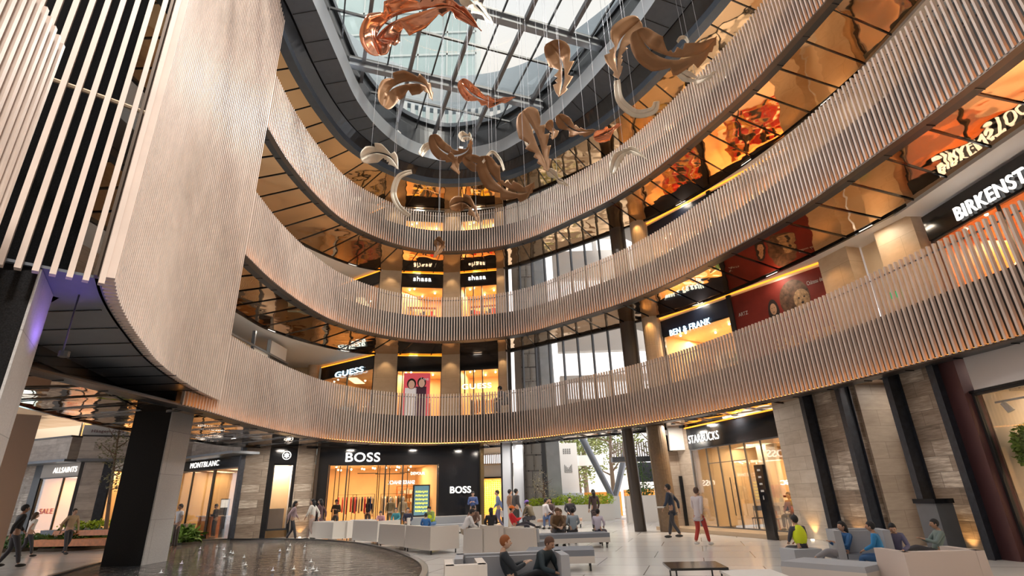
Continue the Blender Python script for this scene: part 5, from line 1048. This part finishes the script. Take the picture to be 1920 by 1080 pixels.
# right group
rz = wt(1600, 1040, .38).y
q = aty(1494, 1000, rz+1.2); b = MB(); b.obox((q.x, q.y), (1, .1), .3, .28, FZ, FZ+.40, .97); tag(obj('ottoman', b, greyfab), 'grey ottoman under the person in the yellow-green vest at right', 'ottoman')
person_at(1492, 966, rz+1.2, .2, 'person in a bright yellow-green vest seen from behind at right', 'sit', top=(.05, .05, .07), extra='vest')
person_at(1566, 978, rz+.25, 1.7, 'person in a blue top and grey trousers lounging on the grey chaise', 'recline', top=(.03, .13, .34), bot=(.30, .30, .33), long=True)
person_at(1638, 980, rz-.35, .9, 'black-haired person in a bright blue jacket on the right sofa', 'sit', top=(.02, .22, .52), bot=(.03, .10, .25), skin=1)
person_at(1672, 993, rz+.1, PI-.5, 'small person in a plaid top with a red bag beside the blue jacket', 'lean', top=(.12, .12, .22), skin=0)
person_at(1740, 983, rz+.3, 1.3, 'black-haired person in grey-green behind the pale sofa back at right', 'recline', top=(.16, .22, .22), skin=1)
# first-storey balcony and coffee shop
person((-.45, 28.75, fl(0)), 1.2, 'person in dark clothes leaning behind the lowest balustrade by the glass wall', 'lean', top=(.08, .09, .10), sc_=1.25)
for a, d, lb, tp in ((4.0, -1.4, 'in an orange top', (.7, .3, .15)), (4.9, -1.6, 'in black', (.03, .03, .03))):
    p = SW.pt(a, FZ+.1, d); person(p, 2.0, 'person %s seated inside the coffee shop' % lb, 'sit', top=tp, skin=1, detail=False)
# ================================================================== HANGING FEATHERS
fe_pale = palefe
def feather(pts, w_, D, label, m=None, slit=(.2, .75), dd=None, cup=.25, twist=0, thin=False, nn=(3, 3), seed=0):
    """pts: spine in picture coordinates at distance D (y), dd: depth offsets that curl it"""
    rd = random.Random(seed+len(label)); K = 10; cup *= .45; twist *= .5; dd = [v*(.45 if m is mirrorcop else .8) for v in (dd or [0, .35, .5, .35, 0, -.3, -.5])]; P2 = [Vector(p) for p in pts]; P2 = cr_([tuple(p) for p in P2], K); n = len(P2); m = m or copper
    if dd is None: dd = [0, .35, .5, .35, 0, -.3, -.5]
    sp = []
    for i, q in enumerate(P2):
        t = i/(n-1)*(len(dd)-1); j = min(int(t), len(dd)-2); sp.append(aty(q.x, q.y, D+dd[j]+(dd[j+1]-dd[j])*(t-j)))
    T = thing('feather_sculpture', tuple(sp[n//2]), label, 'sculpture', 'metal feathers hanging under the skylight')
    sc_ = (sp[n//2]-Vector((0, 0, CH))).dot(cf)/CF; W_ = w_*sc_
    notch = {0: sorted(rd.sample(range(int(n*.4), n-2), min(nn[0]+1, max(1, n//5)))), 1: sorted(rd.sample(range(int(n*.35), n-2), min(nn[1]+1, max(1, n//5))))}
    mb = MB()
    for side in (0, 1):
        sg = 1 if side else -1; o = len(mb.v)
        for i in range(n):
            t = i/(n-1); tg = (sp[min(i+1, n-1)]-sp[max(i-1, 0)]).normalized(); vd = (sp[i]-Vector((0, 0, CH))).normalized(); wd = tg.cross(vd).normalized(); wd = Matrix.Rotation(twist*(t-.5)+.35, 3, tg) @ wd; nr = wd.cross(tg)
            prof = (math.sin(math.pi*min(1, t*1.02+.02)**.75))**.7 if not thin else .7+.3*math.sin(math.pi*t)
            prof = max(.03, prof); ww = W_*prof*1.2
            if not thin:
                for c_ in notch[side]:
                    if 0 <= c_-i < 5: ww *= .55+.09*(c_-i)
            g = W_*.11 if slit and slit[0] < t < slit[1] else 0.0
            if slit and slit[0] < t < slit[1]: g *= math.sin(math.pi*(t-slit[0])/(slit[1]-slit[0]))
            for k in range(4): s_ = g+(ww-g)*k/3; mb.v.append(sp[i]+wd*sg*s_-nr*cup*W_*(s_/max(W_, 1e-6))**2)
        for i in range(n-1):
            for k in range(3):
                a = o+i*4+k; mb.f.append((a, a+1, a+5, a+4) if side else (a, a+4, a+5, a+1)); mb.mi.append(0)
    o_ = obj('blade', mb, m, T, smooth=True, recalc=False); md = o_.modifiers.new('th', 'SOLIDIFY'); md.thickness = .012; md.offset = 0
    for q in ((sp[n//4], sp[3*n//4]) if w_ > 9 else (sp[n//2],)):
        b = MB(); b.tube([q, (q.x, q.y, 22.2)], .006, 4); obj('wire', b, greyfab, T)
    return T
FEA = [
 ([(714, 104), (706, 70), (735, 38), (790, 20), (850, 14), (903, 58)], 30, 11.5, 'largest polished copper feather, at the very top under the glass', mirrorcop, (.2, .7), [0, .2, .5, .7, .5, 0], .5, .9),
 ([(868, -14), (892, 8), (926, 46)], 17, 13, 'pale beige feather at the top edge right of the largest copper one', palefe, (.2, .8), None, .3, .3),
 ([(719, 200), (733, 168), (765, 155), (797, 160), (811, 188)], 21, 15, 'broad brown feather hanging left, below the first steel girder', copper, (.2, .8), None, .2, .2),
 ([(863, 150), (885, 176), (920, 190), (966, 182)], 14, 15, 'shiny copper feather dipping right in the middle of the skylight', mirrorcop, (.15, .6), None, .4, .6),
 ([(1030, 79), (1052, 112), (1056, 150), (1048, 182)], 23, 14, 'upright jagged brown feather in the right half of the skylight', copper, (.3, .9), None, .15, .2),
 ([(1200, 38), (1166, 72), (1156, 110), (1160, 149)], 23, 13, 'upright pale-topped feather right of the skylight opening', copper, (.25, .85), [0, .5, .7, .3], .4, .3),
 ([(1157, 150), (1163, 188), (1192, 212), (1224, 207), (1231, 190)], 7, 13.5, 'thin pale curl hanging below the upright pale-topped feather', palefe, None, [0, .3, .6, .3, 0], .3, .5),
 ([(1194, 56), (1218, 92), (1265, 110), (1318, 98), (1344, 68)], 27, 12.5, 'widest brown feather at upper right, in front of the top balustrade', copper, (.15, .65), None, .15, .2),
 ([(1263, 123), (1290, 144), (1320, 147), (1345, 132)], 9, 13.5, 'white curved feather just below the widest brown one', palefe, (.2, .8), None, .5, .4),
 ([(1270, 79), (1276, 71), (1285, 71), (1291, 80)], 3, 14, 'tiny pale arc above the widest brown feather', palefe, None, [0, .2, .2, 0], .2, .2),
 ([(980, 208), (1000, 245), (1015, 285), (1028, 322)], 27, 14.5, 'long brown diamond-shaped feather right of centre', copper, (.2, .75), [0, .1, .2, .1], .12, .1),
 ([(1026, 228), (1038, 245), (1036, 262)], 10, 15, 'small brown lobe just behind the long diamond-shaped feather', copper, None, [0, .1, 0], .2, .1),
 ([(1047, 215), (1064, 236), (1088, 247), (1118, 244)], 13, 15.5, 'curved brown feather over the dark ring, right of the diamond-shaped one', copper, (.15, .8), None, .4, .3),
 ([(1113, 258), (1140, 247), (1166, 232)], 12, 15.5, 'rolled mirror-bright copper feather against the top balustrade', mirrorcop, (.2, .7), [0, .3, 0], .8, .8),
 ([(1147, 326), (1158, 295), (1185, 282), (1217, 301)], 9, 15, 'pale arch-shaped feather in front of the top balustrade, lower right', palefe, None, None, .4, .5),
 ([(676, 296), (705, 286), (733, 295), (747, 318)], 16, 16, 'cream feather at far left of the hanging group', palefe, (.15, .85), None, .3, .3),
 ([(772, 322), (748, 332), (738, 362), (748, 388), (768, 405)], 5, 16, 'thin hook-shaped arc below the cream feather', palefe, None, [0, .2, .4, .2, 0], .2, .3),
 ([(788, 291), (798, 276), (815, 269)], 6, 16.5, 'small white sliver left of the crescent feather', palefe, None, [0, .2, 0], .3, .3),
 ([(812, 252), (824, 278), (850, 292), (876, 283), (884, 260)], 15, 15.5, 'brown crescent feather at the lower middle of the ring', copper, (.2, .85), None, .3, .2),
 ([(838, 292), (852, 305), (861, 328)], 11, 15.6, 'small pointed brown feather tip below the crescent', copper, None, [0, .1, 0], .2, .2),
 ([(863, 262), (868, 256), (880, 256), (885, 266)], 9, 16, 'white curled feather inside the crescent', palefe, (.2, .8), [0, .2, .2, 0], .3, .3),
 ([(870, 294), (895, 308), (915, 312), (940, 312)], 14, 15.5, 'horizontal brown feather right of the crescent', copper, (.2, .6), None, .2, .2),
 ([(908, 292), (918, 324), (946, 352), (985, 362), (1002, 340)], 20, 14.5, 'large drooping brown feather, lowest of the big ones', copper, (.2, .8), None, .2, .2),
 ([(905, 305), (922, 285), (938, 300), (945, 320)], 2.5, 14.6, 'thin wire-like arc over the large drooping feather', palefe, None, [0, .1, .1, 0], .1, .1),
 ([(843, 387), (868, 379), (888, 394), (898, 418)], 14, 16, 'brown feather with a white tip, in front of the top balustrade, centre', copper, (.2, .9), None, .25, .3),
 ([(816, 449), (828, 460), (812, 484)], 11, 16, 'lowest small brown feather, in front of the top balustrade', copper, None, [0, .15, 0], .4, .4),
 ([(1027, 318), (1045, 335), (1068, 349)], 8, 15, 'thin pale feather trailing right below the diamond-shaped one', palefe, (.2, .8), [0, .2, 0], .4, .4),
 ([(1003, 240), (986, 258), (990, 275), (1003, 284)], 2, 15, 'very thin pale arc left of the diamond-shaped feather', palefe, None, [0, .1, .1, 0], .1, .1),
]
for i, (pts, w_, D, lb, m_, sl, dd, cup, tw) in enumerate(FEA): feather(pts, w_, D+2, lb, m_, sl, dd, cup, tw, thin=(w_ <= 7), seed=i)
lamp('purple_floodlight', (-6.5, 7.4, 3.6), (-6.9, 6.9, 4.5), .15, 26, (.30, .18, 1), 'SPOT', spread=2.2)
b = MB(); b.tube([(-6.5, 7.4, 3.5), (-6.5, 7.4, 3.58)], .07, 10); b.tube([(-6.62, 7.5, 3.52), (-6.62, 7.5, 4.5)], .012, 6); b.tube([(-6.5, 7.4, 3.53), (-6.62, 7.5, 3.53)], .012, 6); tag(obj('purple_spotlight', b, dark_m), 'small spotlight throwing violet light on the underside of the slat curtain', 'spotlight')
